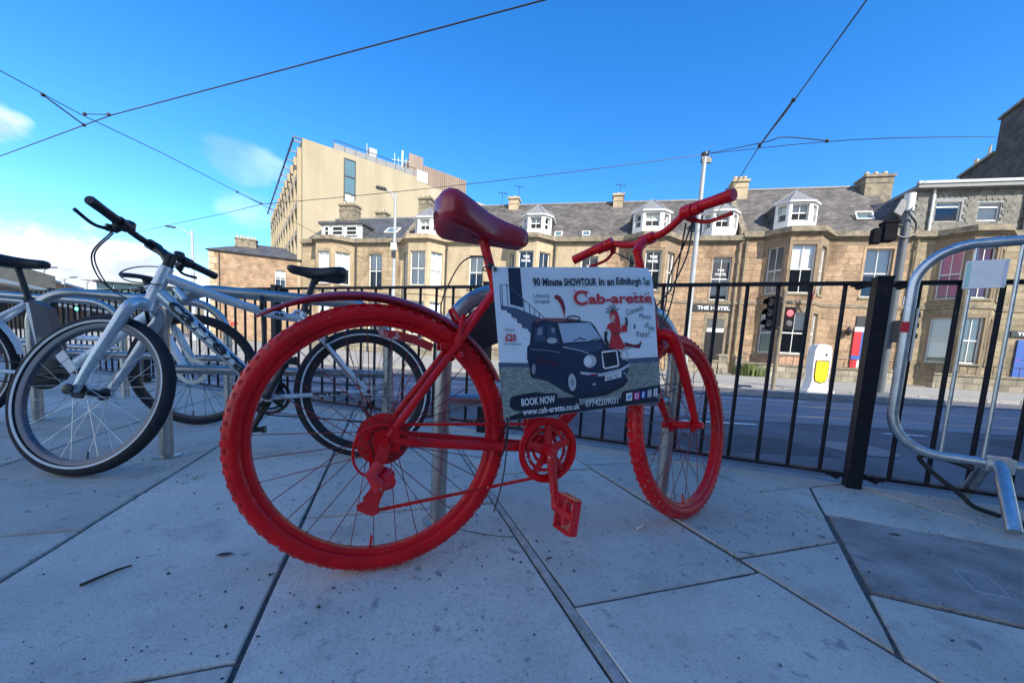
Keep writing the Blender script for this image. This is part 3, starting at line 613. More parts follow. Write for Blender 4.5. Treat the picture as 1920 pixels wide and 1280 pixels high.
mb = MB(); mb.add([(-1.6, 1.2, 7.9), (-.02, 1.2, 7.9), (-.02, 1.2, 10.0), (-1.0, 2.6, 10.2), (-1.6, 4, 9.6), (-.02, 4.5, 10.2)], [(0, 1, 2), (0, 2, 3), (2, 5, 3), (0, 3, 4)]); mb.build('valley_roof', m_slate_dk, rF, False)

# hostel signs, door, flag and other fittings
def HM(root, x, y, z): return Matrix.Translation((x, y, z)) @ Matrix.Rotation(R(90), 4, 'X')
P_ = MB(); P_.box((5.15, -.09, 3.55), (7.38, -.04, 3.92)); sb = P_.build('name_board', m_signg, rD, False)
text_mesh('sign_lettering', 'THE H STEL', .3, m_txtw, sb, HM(rD, 5.4, -.094, 3.64), .008, .002, (1.75, .2))
bx('sign_square', m_txtw, sb, (6.38, -.098, 3.63), (6.54, -.091, 3.85))
for root, T, lab in ((rC, Matrix.Translation((1.5, -.95, 0)), 0), (rD, Matrix.Translation((2.0, -.95, 0)), 1)):
    text_mesh('window_lettering', 'THE', .2, m_txtw, root, T @ HM(root, .40, .16, 6.38), .006, .001, (.42, .15)); text_mesh('window_lettering', 'HOSTEL', .2, m_txtw, root, T @ HM(root, .32, .16, 6.14), .006, .001, (.58, .14))
for root, x, z in ((rC, 5.5, 5.62), (rD, 6.05, 5.45)):
    bx('window_panel', m_signg, root, (x+.02, .155, z), (x+.92, .165, z+.92)); text_mesh('window_lettering', 'THE', .2, m_txtw, root, HM(root, x+.28, .15, z+.42), .004, .001, (.36, .12)); text_mesh('window_lettering', 'HOSTEL', .2, m_txtw, root, HM(root, x+.18, .15, z+.2), .004, .001, (.6, .12))
mb = MB(); mb.box((5.85, -.02, .1), (6.0, .02, 3.2)); mb.box((7.0, -.02, .1), (7.15, .02, 3.2)); mb.box((5.85, -.021, 3.2), (7.15, .02, 3.4)); dr = mb.build('doorway', m_trim, rD, False)
bx('door', m_room, dr, (6.0, -.035, .55), (7.0, -.022, 2.35)); bx('fanlight', m_lens, dr, (6.05, -.036, 2.6), (6.95, -.022, 3.15)); bx('door_sign', m_white, dr, (6.05, -.04, 2.36), (6.95, -.025, 2.58)); bx('step', m_kerb, dr, (5.8, -.6, 0), (7.2, -.02, .5)); bx('door_handle', m_ref, dr, (6.5, -.07, 1.2), (6.53, -.036, 1.75))
mb = MB(); mb.cyl((3.0, -1.0, 3.6), (3.35, -1.9, 5.0), .025); fl = mb.build('flagpole', m_white, rE)
mb = MB(); mb.add([(3.15+.25*a*.2-.12*b, -1.3-.5*a*.4-.1*b, 4.25+.5*a-.75*b+.03*math.sin(9*b)) for a in (0, .5, 1) for b in (0, .5, 1)], [(0, 1, 4, 3), (1, 2, 5, 4), (3, 4, 7, 6), (4, 5, 8, 7)]); mb.build('flag', m_signr, fl)
bx('wall_board', m_signg, rE, (6.05, -.07, 2.9), (6.6, -.02, 3.55)); bx('brick_panel', m_brickp, rE, (2.1, -1.0, .55), (3.35, -.955, 1.2))
for (x0, x1, z0, z1, mt) in ((6.0, 6.35, 1.4, 2.7, m_signr), (6.352, 6.7, 1.4, 2.7, m_signb), (6.0, 6.7, 2.702, 2.95, m_white), (6.0, 6.7, 1.2, 1.398, m_signb), (6.0, 6.3, .75, 1.198, m_signr), (6.302, 6.7, .75, 1.198, m_white)): bx('painted_panel', mt, rE, (x0, -.09, z0), (x1, -.03, z1))
mb = MB(); mb.lathe([(.02, 0), (.13, .1), (.16, .28), (.05, .42), (.01, .5)], (5.65, -.22, 2.45), n=8); mb.tube([(5.65, .0, 2.75), (5.65, -.22, 2.95)], .02, 6); mb.build('wall_lantern', m_dkm, rE)
P_ = MB(); P_.box((4.75, -.10, 2.75), (7.4, -.05, 3.05)); sb = P_.build('name_board', m_signg, rF, False); text_mesh('sign_lettering', 'THE G', .3, m_txtw, sb, HM(rF, 5.0, -.104, 2.82), .006, .002, (.9, .16))
for (x0, x1, z0, z1, mt) in ((5.1, 5.9, 1.6, 2.6, m_signb), (5.1, 5.9, .7, 1.58, m_signb), (5.1, 5.3, 1.58, 1.6, m_signr), (5.95, 6.2, .7, 2.6, m_signr)): bx('painted_panel', mt, rF, (x0, -.09, z0), (x1, -.03, z1))
for root, x, y, z, h in ((rC, -.9, 3.8, 10.9, 1.3), (rC, .3, 4, 11.2, 1.5), (rD, .55, 3.9, 11.6, .9)):
    a = MB(); a.cyl((x, y, z), (x, y, z+h), .02, n=6); a.tube([(x-.35, y, z+h), (x+.4, y, z+h-.12)], .015, 5)
    for q in (-.25, -.05, .15, .3): a.tube([(x+q, y-.2, z+h-.03-q*.17), (x+q, y+.2, z+h-.03-q*.17)], .012, 5)
    a.build('aerial', m_dkm, root)
# garden wall and railings in front of the terrace
gw = empty('garden_wall', (.9766*-16-.2149*2.6, 24.9+.2149*16-.9766*2.6, -.1), HANG); tag(gw, 'low stone garden wall with railings in front of the terrace', 'wall')
for (a, b) in ((0, 8), (9, 16), (17, 24), (25, 27.6), (28.8, 35.6), (37, 44)):
    mb = MB(); mb.box((a, 0, 0), (b, .35, .62)); mb.build('wall_panel', m_rubble, gw, False)
    mb = MB(); mb.box((a-.04, -.05, .622), (b+.04, .40, .72)); cp = mb.build('coping', m_trim, gw, False)
    if a > 16:
        mb = MB(); mb.tube([(a, .17, 1.12), (b, .17, 1.12)], .018, 5); mb.build('rail', m_dkm, gw)
        me = MB().cyl((0, 0, 0), (0, 0, .45), .012, n=5).mesh('baluster', m_dkm)
        for k in range(int((b-a)/.32)): inst('baluster', me, gw, Matrix.Translation((a+.1+k*.32, .17, .72)))
for x in (27.8, 28.6):
    mb = MB(); mb.box((x-.18, -.06, 0), (x+.18, .42, .95)); mb.box((x-.22, -.1, .95), (x+.22, .46, 1.05)); mb.build('gate_pier', m_rubble, gw, False)
def tuft(name, label, x, y, z, n, h, sp):
    mb = MB()
    for i in range(n):
        a = random.uniform(0, 6.28); r_ = random.uniform(0, sp); bx_ = x+r_*math.cos(a); by = y+r_*math.sin(a)*.6; hh = h*random.uniform(.4, 1); l = random.uniform(.05, .3)*hh; w2 = random.uniform(.015, .04)
        tip = Vector((bx_+l*math.cos(a), by+l*math.sin(a), z+hh)); s_ = Vector((-math.sin(a), math.cos(a), 0))*w2; mid = (Vector((bx_, by, z))+tip)/2+Vector((0, 0, hh*.12))
        mb.add([Vector((bx_, by, z))-s_*.5, Vector((bx_, by, z))+s_*.5, mid+s_, tip, mid-s_], [(0, 1, 2, 4), (4, 2, 3)])
    return tag(mb.build(name, m_leafm, smooth=False), label, 'weeds')
tuft('weed_clump', 'yellow-green weed clump growing at the garden wall by the hostel door', 12.2, 19.4, -.1, 260, .75, .9)
tuft('weed_clump', 'small weed clump at the wall foot further left by the gap', 2.2, 21.6, -.1, 90, .4, .5)

# hotel block
hr = empty('hotel_block', (-24.09, 42.73, -.1), R(37.4)); tag(hr, 'tall cream rendered hotel block rising behind the terrace', 'building')
mb = MB(); mb.box((0, 0, 0), (14.4, 34, 22.0)); mb.box((-.02, -.15, 0), (1.5, .0, 21.3)); mb.build('wall', m_hotel, hr, False)
mb = MB(); mb.box((14.41, .05, 0), (24.6, 20, 21.4)); 
for k in range(34): mb.box((14.5+k*.3, .0, 16), (14.62+k*.3, .05, 21.4))
mb.build('side_wing', m_beige, hr, False)
mb = MB(); mb.box((13, 3.2, 20), (22, 12, 25.2))
for k in range(30): mb.box((13.05+k*.3, 3.1, 21.5), (13.2+k*.3, 3.2, 25.2))
mb.box((13.0, 2.9, 21.5), (15, 3.1, 26.0)); mb.build('plant_room', m_brownm, hr, False)
bx('wing_panel', m_white, hr, (13.0, -.05, 21.6), (14.4, .3, 22.9))
mb = MB(); mb.box((3.2, .6, 22.0), (13, .8, 22.9)); mb.build('roof_screen', m_lead, hr, False)
mb = MB(); mb.tube([(3.2, .55, 23.2), (13, .55, 23.2)], .04, 5)
for k in range(9): mb.cyl((3.2+k*1.2, .55, 22), (3.2+k*1.2, .55, 23.2), .03, n=5)
mb.build('roof_rail', m_dkm, hr)
mb = MB(); mb.box((7.3, 1, 22), (8.2, 1.8, 24.0)); mb.cyl((7.0, 1, 22), (7.0, 1, 24.3), .06, n=6); mb.build('roof_unit', m_gry, hr, False)
mb = MB()
for x, h in ((10.4, 1.6), (10.9, 1.2), (11.4, 2.2), (11.9, 1.4)): mb.cyl((x, 1, 22.5), (x, 1, 22.8+h), .12 if x == 11.4 else .03, n=6)
mb.tube([(10, 1, 23.5), (12.4, 1, 24.0)], .03, 5); mb.build('aerial', m_white, hr)
for k in range(5):
    z = 21.4-k*1.9; mb = MB(); mb.box((4.2, -.12, z-1.85), (4.3, .05, z)); mb.box((5.4, -.12, z-1.85), (5.5, .05, z)); mb.box((4.3, -.121, z-.12), (5.4, .05, z)); o = mb.build('window', m_dkm, hr, False)
    bx('pane', m_teal, o, (4.3, -.06, z-1.85), (5.4, -.02, z-.12))
    if k == 2: bx('blind', m_white, o, (4.35, -.075, z-.85), (5.35, -.065, z-.14))
mb = MB(); mb.box((-.85, .3, 21.8), (-.73, 33, 22.1)); mb.box((-.73, .3, 21.95), (0, .42, 22.08)); mb.build('roof_edge', m_dkm, hr, False)
for k in range(12): bx('roof_bracket', m_lead, hr, (-.73, .9+k*2.8, 21.78), (-.01, 1.02+k*2.8, 21.92))
pm = unit(m_hotel)
for k in range(12): bx('pilaster', m_hotel, hr, (-.42, .6+k*2.8, 0), (-.01, 1.0+k*2.8, 21.2))
for fl_ in range(7):
    for k in range(11):
        z = .9+fl_*3.0
        o = bx('window', m_dkm, hr, (-.14, 1.25+k*2.8, z), (-.02, 3.15+k*2.8, z+1.75)); 
    bx('spandrel', m_beige, hr, (-.34, 1.0, .9+fl_*3.0-.7), (-.145, 32, .9+fl_*3.0-.1))

# brown stone house left of the hotel
br = empty('corner_building', (-32.3, 40, -.1), R(22)); tag(br, 'brown stone corner building with hipped roof left of the hotel', 'building')
bw = [(5.9, 6.9, 6.0, 7.9), (5.9, 6.9, 2.6, 4.6)]
mb = MB(); plate(mb, Matrix(), 9, 0, 9.2, bw); mb.box((0, .05, 0), (.02, 9, 9.2)); mb.build('wall', m_brownst, br, False)
for h in bw: window(br, Matrix(), *h, blind=.4)
mb = MB(); mb.box((.1, .8, 0), (8.9, 9, 9.1)); mb.build('interior_core', m_room, br, False)
for z in range(14): bx('quoin', m_cream, br, (-.03, -.04, .2+z*.64), (.45 if z % 2 else .7, .05, .78+z*.64))
mb = MB(); mb.add([(-.3, -.3, 9.2), (9.3, -.3, 9.2), (9.3, 9.3, 9.2), (-.3, 9.3, 9.2), (3, 4.5, 11.2), (6, 4.5, 11.2)], [(0, 1, 5, 4), (1, 2, 5), (2, 3, 4, 5), (3, 0, 4), (0, 3, 2, 1)]); mb.build('roof', m_slate_dk, br, False)
chimney(br, 1.6, 3.6, 2.6, 3.4, 9.6, 11.2, m_trim, 6); pipe(br, .9, 0, 9)
gf = MB()
for (x, z, r_) in ((1.0, 1.6, .35), (1.5, 1.9, .3), (2.1, 1.7, .3)): gf.tube([(x+r_*math.cos(q*.7), -.012, z+r_*.6*math.sin(q*.7)) for q in range(8)], .05, 4)
gf.tube([(.5, -.012, 1.5), (1.2, -.012, 1.2), (2.4, -.012, 1.9)], .05, 4); gf.build('graffiti', m_signr, br)

# dark tenement gable on the right
tr_ = empty('dark_tenement', (34.08, 31, -.1), math.atan2(-.902, -.431)); tag(tr_, 'tall dark stone tenement gable behind the terrace at right', 'building')
mb = MB(); mb.box((0, 0, 0), (3.8, 9, 16.0)); mb.box((3.8, -.01, 0), (9, 9, 18.2)); mb.build('gable_wall', m_dkstone, tr_, False)
mb = MB(); mb.box((-.15, -.15, 16.0), (3.8, .4, 16.18)); mb.box((3.75, -.16, 18.2), (9, .4, 18.38)); mb.build('wall_head', m_trim, tr_, False)
mb = MB(); mb.box((3.0, .6, 16.0), (3.7, 1.6, 17.0)); mb.build('chimney', m_trim, tr_, False)
mb = MB(); mb.cyl((.6, .5, 16.1), (.6, .5, 17.0), .13, n=8); mb.cyl((2.0, .5, 16.1), (2.0, .5, 17.3), .07, n=8); mb.build('chimney_pot', m_pot, tr_)

# station building and canopy far away on the left
st = empty('station_building', (-48.2, 37, -.1), R(124.6)); tag(st, 'long low stone station building with dark roof, far left background', 'building')
mb = MB(); mb.box((-12, 0, 0), (60, .5, 5.2)); mb.build('wall', m_brownst, st, False)
mb = MB(); mb.add([(6, -.3, 5.2), (60, -.3, 5.2), (60, 4, 6.6), (6, 4, 6.6), (60, 10, 5.2), (6, 10, 5.2)], [(0, 1, 2, 3), (3, 2, 4, 5), (1, 4, 2), (0, 3, 5)]); mb.build('roof', m_slate_dk, st, False)
mb = MB(); mb.box((-12, -.2, 4.2), (7, -.05, 5.9)); mb.build('upper_wall', m_cream, st, False)
for k in range(16): bx('window', m_room, st, (-8+k*3.4, -.06, 1.2), (-6.4+k*3.4, -.001, 3.2))
for z in (2.4, 3.6): bx('canopy_edge', m_white, st, (-12, -2.6, z), (26, -.9, z+.25))
cb_ = empty('canopy_building', (-89, 80, -.1), R(10)); tag(cb_, 'distant pale glazed building with overhanging flat roof', 'building')
mb = MB(); mb.box((0, 0, 0), (16, 8, 7.5)); mb.build('wall', m_cream, cb_, False)
mb = MB(); mb.box((-1.5, -1.5, 9.9), (16, 8, 10.4)); mb.build('flat_roof', m_gry, cb_, False)
for k in range(5): bx('window', m_teal, cb_, (.2+k*3.1, .3, 7.5), (3.1+k*3.1, .5, 9.9))
# unseen building behind the viewer, sized and trimmed to cast the street's shade
sb_ = empty('unseen_shade_block', (-1.5, -20, -.1), 0); tag(sb_, 'large unseen block behind the viewer, put in to shade the street', 'building')
mb = MB(); plate(mb, Matrix.Translation((27, 13.1, 0)) @ Matrix.Rotation(math.pi, 4, 'Z'), 27, 0, 12.5, [(1.5+k*4.2, 3.1+k*4.2, 1.2+f_*3.8, 3.6+f_*3.8) for k in range(6) for f_ in range(3)], .3); mb.box((0, 0, 0), (27, 12.7, 12.5)); mb.build('wall', m_shade, sb_, False)
mb = MB(); mb.box((-.3, -.3, 12.51), (27.3, 13.5, 12.85)); mb.build('cornice', m_trim, sb_, False)

# ------------------------------------------------------------------ street furniture
def lamp(name, label, x, y, h, arm, r0=.1, r1=.05, head=.55, sgn=-1, plate_z=None, group='street lamps'):
    o = empty(name, (x, y, -.1)); tag(o, label, 'lamp post', group)
    mb = MB(); mb.cyl((0, 0, 0), (0, 0, 1.3), r0*1.25, r0*1.2, 12); mb.tube([(0, 0, 1.3), (0, 0, h*.5), (0, 0, h)], [r0, (r0+r1)/2, r1], 12); mb.build('column', m_gry, o)
    if arm:
        mb = MB(); mb.tube([(0, 0, h-.35), (sgn*arm*.5, 0, h+.02), (sgn*arm, 0, h+.12)], [r1*.8, .035, .03], 8); mb.build('bracket_arm', m_gry, o)
        mb = MB(); mb.add([(sgn*(arm-.05), -.1, h+.08), (sgn*(arm-.05), .1, h+.08), (sgn*(arm+head), .13, h+.16), (sgn*(arm+head), -.13, h+.16), (sgn*(arm), -.06, h+.2), (sgn*arm, .06, h+.2), (sgn*(arm+head*.9), .08, h+.26), (sgn*(arm+head*.9), -.08, h+.26)], [(0, 1, 2, 3), (4, 5, 6, 7), (0, 1, 5, 4), (1, 2, 6, 5), (2, 3, 7, 6), (3, 0, 4, 7)]); mb.build('lantern', m_dkm, o)
    if plate_z: bx('number_plate', m_white, o, (-.14, -.12, plate_z), (.14, -.1, plate_z+.3)); bx('bracket', m_dkm, o, (-.1, -.11, plate_z-.35), (.1, -.08, plate_z-.05))
    return o
lamp('lamp_post', 'grey tapered lamp post with short arm in front of the honey stone house', -5.85, 18, 7.5, .45, .11, .05, .45, plate_z=4.95)
lp = lamp('lamp_post', 'tall grey lamp post holding the tram wires before the hostel', 6.78, 15, 8.35, 0, .115, .075)
mb = MB(); mb.cyl((0, 0, 8.35), (0, 0, 8.45), .13, n=10); mb.box((-.12, -.05, 8.1), (.25, .05, 8.3)); mb.tube([(0, 0, 8.3), (.12, -.1, 8.5)], .03, 6); mb.build('wire_clamp', m_dkm, lp)
lamp('lamp_post', 'slim lamp post beside the brown corner building', -23.8, 28, 7.9, 1.2, .16, .08, .7)
for x, h, l in ((-56, 7.0, 'leftmost pale lamp post in front of the station'), (-53.7, 6.0, 'middle pale lamp post in front of the station'), (-51, 5.8, 'rightmost pale lamp post in front of the station')): lamp('lamp_post', l, x, 45, h, .9, .22, .14, .8, sgn=1)

def signal_head(root, T, n, lit=None, hoods=True, back=True):
    if back: mb = MB(T); mb.box((-.125, .0, .02), (.125, .16, n*.26+.06)); h = mb.build('signal_head', m_matt, root, False)
    for i in range(n):
        z = .17+i*.26; mb = MB(T); mb.lathe([(.085, 0), (.072, .02), (.001, .03)], (0, 0, z), (0, -1, 0), 14); mb.build('signal_lens', lit[1] if lit and lit[0] == i else m_lens, h)
        if hoods:
            mb = MB(T); pts = [(math.cos(R(a))*.095, math.sin(R(a))*.095+z) for a in range(-20, 201, 20)]
            for a, b in zip(pts, pts[1:]): mb.add([(a[0], 0, a[1]), (b[0], 0, b[1]), (b[0], -.16, b[1]), (a[0], -.16, a[1])], [(0, 1, 2, 3)])
            mb.build('signal_hood', m_matt, h)
    return h
tl = empty('traffic_signal', (6.68, 9.6, -.08)); tag(tl, 'slim traffic signal pole on the island showing red', 'traffic light')
mb = MB(); mb.cyl((0, 0, 0), (0, 0, 2.45), .048, n=12); mb.cyl((0, 0, 2.45), (0, 0, 2.5), .056, n=12); mb.build('pole', m_trim, tl)
mb = MB(); mb.box((-.25, -.03, 2.2), (.2, .03, 2.25)); mb.box((-.25, -.03, 1.55), (.2, .03, 1.6)); mb.build('bracket', m_dkm, tl, False)
signal_head(tl, Matrix.Translation((-.3, 0, 1.5)) @ Matrix.Rotation(R(-75), 4, 'Z'), 3)
signal_head(tl, Matrix.Translation((.17, -.04, 1.52)), 2, (1, m_rede), hoods=False)
bo = empty('bollard', (7.72, 9.55, -.08)); tag(bo, 'white traffic island bollard with yellow panel', 'bollard')
mb = MB(); pr = [(-.26, 0), (-.30, .0), (-.24, .12), (-.20, .3), (-.22, .75), (-.21, 1.08), (-.15, 1.2), (0, 1.23), (.15, 1.2), (.21, 1.08), (.22, .75), (.20, .3), (.24, .12), (.30, 0)]
mb.ext([(x, -.12, z) for x, z in pr[1:]], (0, .24, 0)); mb.box((-.34, -.2, -.0), (.34, .2, .07)); mb.build('shell', m_white, bo, True, 30)
mb = MB(); yp = [(-.14, .80), (-.155, .76), (-.155, .42), (-.12, .3), (0, .26), (.12, .3), (.155, .42), (.155, .76), (.14, .80)]; mb.ext([(x, -.135, z) for x, z in yp], (0, .02, 0)); mb.build('yellow_panel', m_yel, bo, False)
mb = MB(); mb.ext([(x*1.14, -.126, .53+(z-.53)*1.08) for x, z in yp], (0, .01, 0)); mb.build('panel_rim', m_dkm, bo, False)
bx('sticker', m_txtk, bo, (.05, -.124, .93), (.10, -.121, .99))
sp_ = empty('signal_pole', (9.42, 9.6, -.08)); tag(sp_, 'grey steel pole with camera box and pedestrian signal behind the fence', 'traffic light')
mb = MB(); mb.tube([(0, 0, 0), (0, 0, 4.95)], .085, 14); mb.box((-.25, -.2, 0), (.45, .3, .09)); mb.build('pole', m_dkgry, sp_)
mb = MB(); mb.cyl((0, 0, 4.55), (0, 0, 4.96), .105, n=14); mb.build('pole_cap', m_white, sp_)
mb = MB(Matrix.Translation((-.62, -.05, 3.72)) @ Matrix.Rotation(R(-20), 4, 'Z')); mb.box((.0, -.18, .06), (.24, .12, .50)); mb.box((-.18, -.14, .02), (.0, .08, .36)); mb.box((-.02, -.2, .46), (.27, .12, .52)); mb.build('camera_box', m_matt, sp_, False)
mb = MB(); mb.tube([(-.42, 0, 4.25), (0, 0, 4.2)], .03, 6); mb.tube(spline([(.0, -.1, 4.6), (-.1, -.14, 4.45), (.12, -.12, 4.25), (.13, -.1, 4.0), (-.1, -.1, 3.9), (-.3, -.05, 4.0)], 6), .018, 6); mb.build('cable', m_dkm, sp_)
mb = MB(); mb.box((-.30, -.04, 4.45), (-.10, -.0, 4.80), Matrix.Rotation(R(25), 3, 'Y')); mb.build('antenna_panel', m_lead, sp_, False)
bx('pedestrian_box', m_cream, sp_, (.02, -.3, 1.38), (.24, -.1, 1.85)); bx('box_back', m_dkm, sp_, (-.02, -.28, 1.36), (.018, -.08, 1.9))
bx('number_plate', m_gry, sp_, (.12, -.12, 2.3), (.50, -.09, 2.5))
signal_head(sp_, Matrix.Translation((.42, -.06, 1.35)) @ Matrix.Rotation(R(50), 4, 'Z'), 3)
gs = empty('traffic_signal', (-25.48, 22, -.1)); tag(gs, 'distant traffic signal showing green on the far left', 'traffic light')
mb = MB(); mb.cyl((0, 0, 0), (0, 0, 2.4), .06, n=8); mb.build('pole', m_dkm, gs); signal_head(gs, Matrix.Translation((0, -.07, 1.4)), 3, (0, m_gree), hoods=False)

# overhead tram wires
def wire(label, pts, r=.014, sag=0, name='tram_wire'):
    P = [Vector(p) for p in pts]
    if sag:
        a, b = P[0], P[-1]; P = [a.lerp(b, k/16)-Vector((0, 0, sag*4*(k/16)*(1-k/16))) for k in range(17)]
    mb = MB(); mb.tube(P, r, 6); return tag(mb.build(name, m_dkm), label, 'cable', 'overhead tram wires')
TOP = (6.84, 15, 8.32)
wire('long tram wire sweeping from left edge up across the sky', [(-40, 20.9, 6), (-18.2, 13.4, 6), (-10.78, 10.3, 6), (-4.13, 7.94, 6), (0.15, 6.41, 6), (8, 3.6, 6)], .013)
wire('tram wire descending from upper left edge to the hotel corner', [(-11.59, 6, 6), (-11.6, 8.79, 6), (-11.6, 10.33, 6), (-11.25, 12.19, 6), (-10.9, 16.29, 6), (-10.4, 26, 6), (-10.0, 36, 6)], .012)
wire('span wire rising from the left to the tall lamp post', [(-30, 26.4, 6), (-20.45, 21.29, 6), (-13.21, 17.57, 6), (-10.9, 16.29, 6), *[Vector((-10.9, 16.29, 6)).lerp(Vector(TOP), k/10)-Vector((0, 0, .5*k/10*(1-k/10))) for k in range(1, 11)]], .013)
wire('steep tram wire crossing the upper right sky', [(4.6, 5.0, 6), (4.91, 6.11, 6), (5.59, 8.77, 6), (5.85, 9.97, 6), (7.22, 14.48, 6), (9, 21, 6)], .012)
wire('span wire from the lamp post to the dark tenement', spline([TOP, (9.78, 13, 7.87), (12.86, 12.5, 7.91), (28.45, 24, 14.81), (36, 31, 18.5)], 6), .012)
for lab, pts in (('short insulated bridle wire near the left edge', [(-11.65, 9.59, 6.0), (-12.06, 10.81, 5.98)]), ('short cross link beside the left wire crossing', [(-11.5, 10.34, 6.02), (-10.8, 10.27, 6.0)]), ('short bridle wire left of the hotel roof', [(-11.02, 15.08, 6.0), (-10.88, 16.25, 6.02)]), ('curved bridle wire right of the tall lamp post', spline([TOP, (5.9, 9.95, 6.05), (6.25, 9.69, 6.06), (7.28, 9.67, 6.02)], 4)), ('thick section insulator on the steep right wire', [(5.45, 8.3, 6), (5.86, 10.0, 6)])):
    o = wire(lab, pts, .02 if 'insul' in lab else .012)
    mb = MB(); 
    for p in (pts[0], pts[-1]): mb.ball(p, .045, 8)
    mb.build('clamp', m_dkm, o)

# ------------------------------------------------------------------ fence
fe = empty('railing_fence', (FP.x, FP.y, 0), math.atan2(FD.y, FD.x)); tag(fe, 'long black metal railing between the pavement and the road', 'fence')
SPC = 2.02
bal = MB().cyl((0, 0, .07), (0, 0, .975), .0095, n=8).mesh('baluster', m_navy)
post = MB().box((-.029, -.029, -.05), (.029, .029, .995)).mesh('post', m_navy, False)
cap_ = MB().box((-.032, -.032, .996), (.032, .032, 1.004)).mesh('post_cap', m_navy, False)
for k in range(-1, 9):
    o = inst('post', post, fe, Matrix.Translation((k*SPC, 0, 0))); inst('post_cap', cap_, o, Matrix())
    if k < 8:
        for z, nm in ((.975, 'top_rail'), (.06, 'bottom_rail')):
            mb = MB(); mb.box((k*SPC+.045, -.022, z-.006), ((k+1)*SPC-.045, .022, z+.008)); r_ = mb.build(nm, m_navy, fe, False)
            for xx in (k*SPC+.075, (k+1)*SPC-.075):
                b_ = MB(); b_.cyl((xx, -.03, z-.012), (xx, .03, z-.012), .014, n=8); b_.box((xx-.035, -.018, z-.014), (xx+.035, .018, z-.006)); b_.build('fixing', m_navy, r_, True)
        for j in range(1, 15): inst('baluster', bal, fe, Matrix.Translation((k*SPC+j*.1347, 0, 0)))

# ------------------------------------------------------------------ bicycle stands
def stand(label, L_, R_, h=.76, cr=.20, r=.0255):
    L_ = Vector((*L_, 0)); R_ = Vector((*R_, 0)); w_ = (R_-L_).length; o = empty('bicycle_stand', L_, math.atan2((R_-L_).y, (R_-L_).x)); tag(o, label, 'bike rack', 'steel hoop bicycle stands')
    mb = MB(); mb.tube([(0, 0, -.02), (0, 0, .2)]+arc((cr, 0, h-cr), cr, 180, 90, 10)+arc((w_-cr, 0, h-cr), cr, 90, 0, 10)+[(w_, 0, .2), (w_, 0, -.02)], r, 16); mb.build('hoop', m_steel, o)
    mb = MB(); mb.cyl((.0, 0, .40), (w_, 0, .40), .021, n=14); mb.build('cross_rail', m_steel, o)
    for x in (0, w_): mb = MB(); mb.lathe([(.026, 0), (.05, .0), (.05, .004), (.026, .006)], (x, 0, 0), n=18); mb.build('base_collar', m_steel, o)
    return o
s1 = stand('steel hoop stand behind the red bicycle', (-.221, 1.185), (.655, 1.535))
s2 = stand('steel hoop stand behind the silver bicycle', (-1.555, 1.66), (-.675, 2.015))
stand('steel hoop stand between the pale electric bicycle and the fence', (-2.80, 2.18), (-1.93, 2.53)); stand('steel hoop stand at far left near the fence', (-4.05, 2.70), (-3.18, 3.05)); stand('furthest steel hoop stand on the left', (-5.3, 3.22), (-4.43, 3.57))
mb = MB(); q = arc((.20, 0, .56), .172, 180, 90, 8); mb.ext([(p.x, -.004, p.z) for p in q]+[(.20, -.004, .60), (.10, -.004, .56)], (0, .008, 0)); mb.build('corner_plate', m_dkm, s1, False)

# ------------------------------------------------------------------ crowd barrier
bd = math.radians(-35); ba = empty('crowd_barrier', (1.97, 1.49, 0), bd); tag(ba, 'galvanised steel crowd barrier leaning out of frame at right', 'barrier')
X0, X1, Z0, Z1 = -.315, 1.9, .225, 1.105
mb = MB(); mb.tube(arc((X0+.17, 0, Z1-.17), .17, 180, 90, 10)+arc((X1-.17, 0, Z1-.17), .17, 90, 0, 10)+arc((X1-.17, 0, Z0+.17), .17, 0, -90, 10)+arc((X0+.17, 0, Z0+.17), .17, 270, 180, 10), .0195, 16, closed=True); mb.build('frame', m_galv, ba)
infill = MB().cyl((0, 0, Z0), (0, 0, Z1), .0068, n=8).mesh('infill_bar', m_galv)
for k in range(16): inst('infill_bar', infill, ba, Matrix.Translation((X0+.165+k*.118, 0, 0)))
for x in (0.0, 1.5):
    for s_ in (-1, 1):
        mb = MB(); mb.tube([(x, 0, Z0+.01), (x, s_*.06, Z0-.01), (x-.0, s_*.23, .022)], .0215, 12, flatten=1); mb.build('foot', m_galv, ba)
    mb = MB(); mb.box((x-.03, -.032, Z0-.028), (x+.045, .032, Z0+.028)); mb.build('foot_bracket', m_galv, ba, True, 20)
mb = MB(); mb.box((-.175, -.014, .925), (-.062, -.010, 1.035)); pl = mb.build('blank_plate', m_plate, ba, False)
bx('plate_stripe', m_teal2, pl, (-.172, -.0152, .932), (-.160, -.0142, 1.028)); bx('plate_stripe', m_mauve, pl, (-.074, -.0152, .932), (-.066, -.0142, 1.028))
for x in (-.172, -.065): 
    for z in (.935, 1.025): mb = MB(); mb.cyl((x, -.017, z), (x, -.012, z), .005, n=8); mb.build('rivet', m_galv, pl)
mb = MB(); mb.box((X0-.022, -.0225, .745), (X0+.005, -.0205, .79)); st_ = mb.build('red_sticker', m_signr, ba, False)
mb = MB(); mb.tube([(X0, 0, .66), (X0, 0, .662)], .0203, 16); mb.build('weld_seam', m_ref, ba)
mb = MB(); mb.box((X0+.026, .0, .62), (X0+.032, .012, .85)); mb.build('coupling_strip', m_white, ba, False)
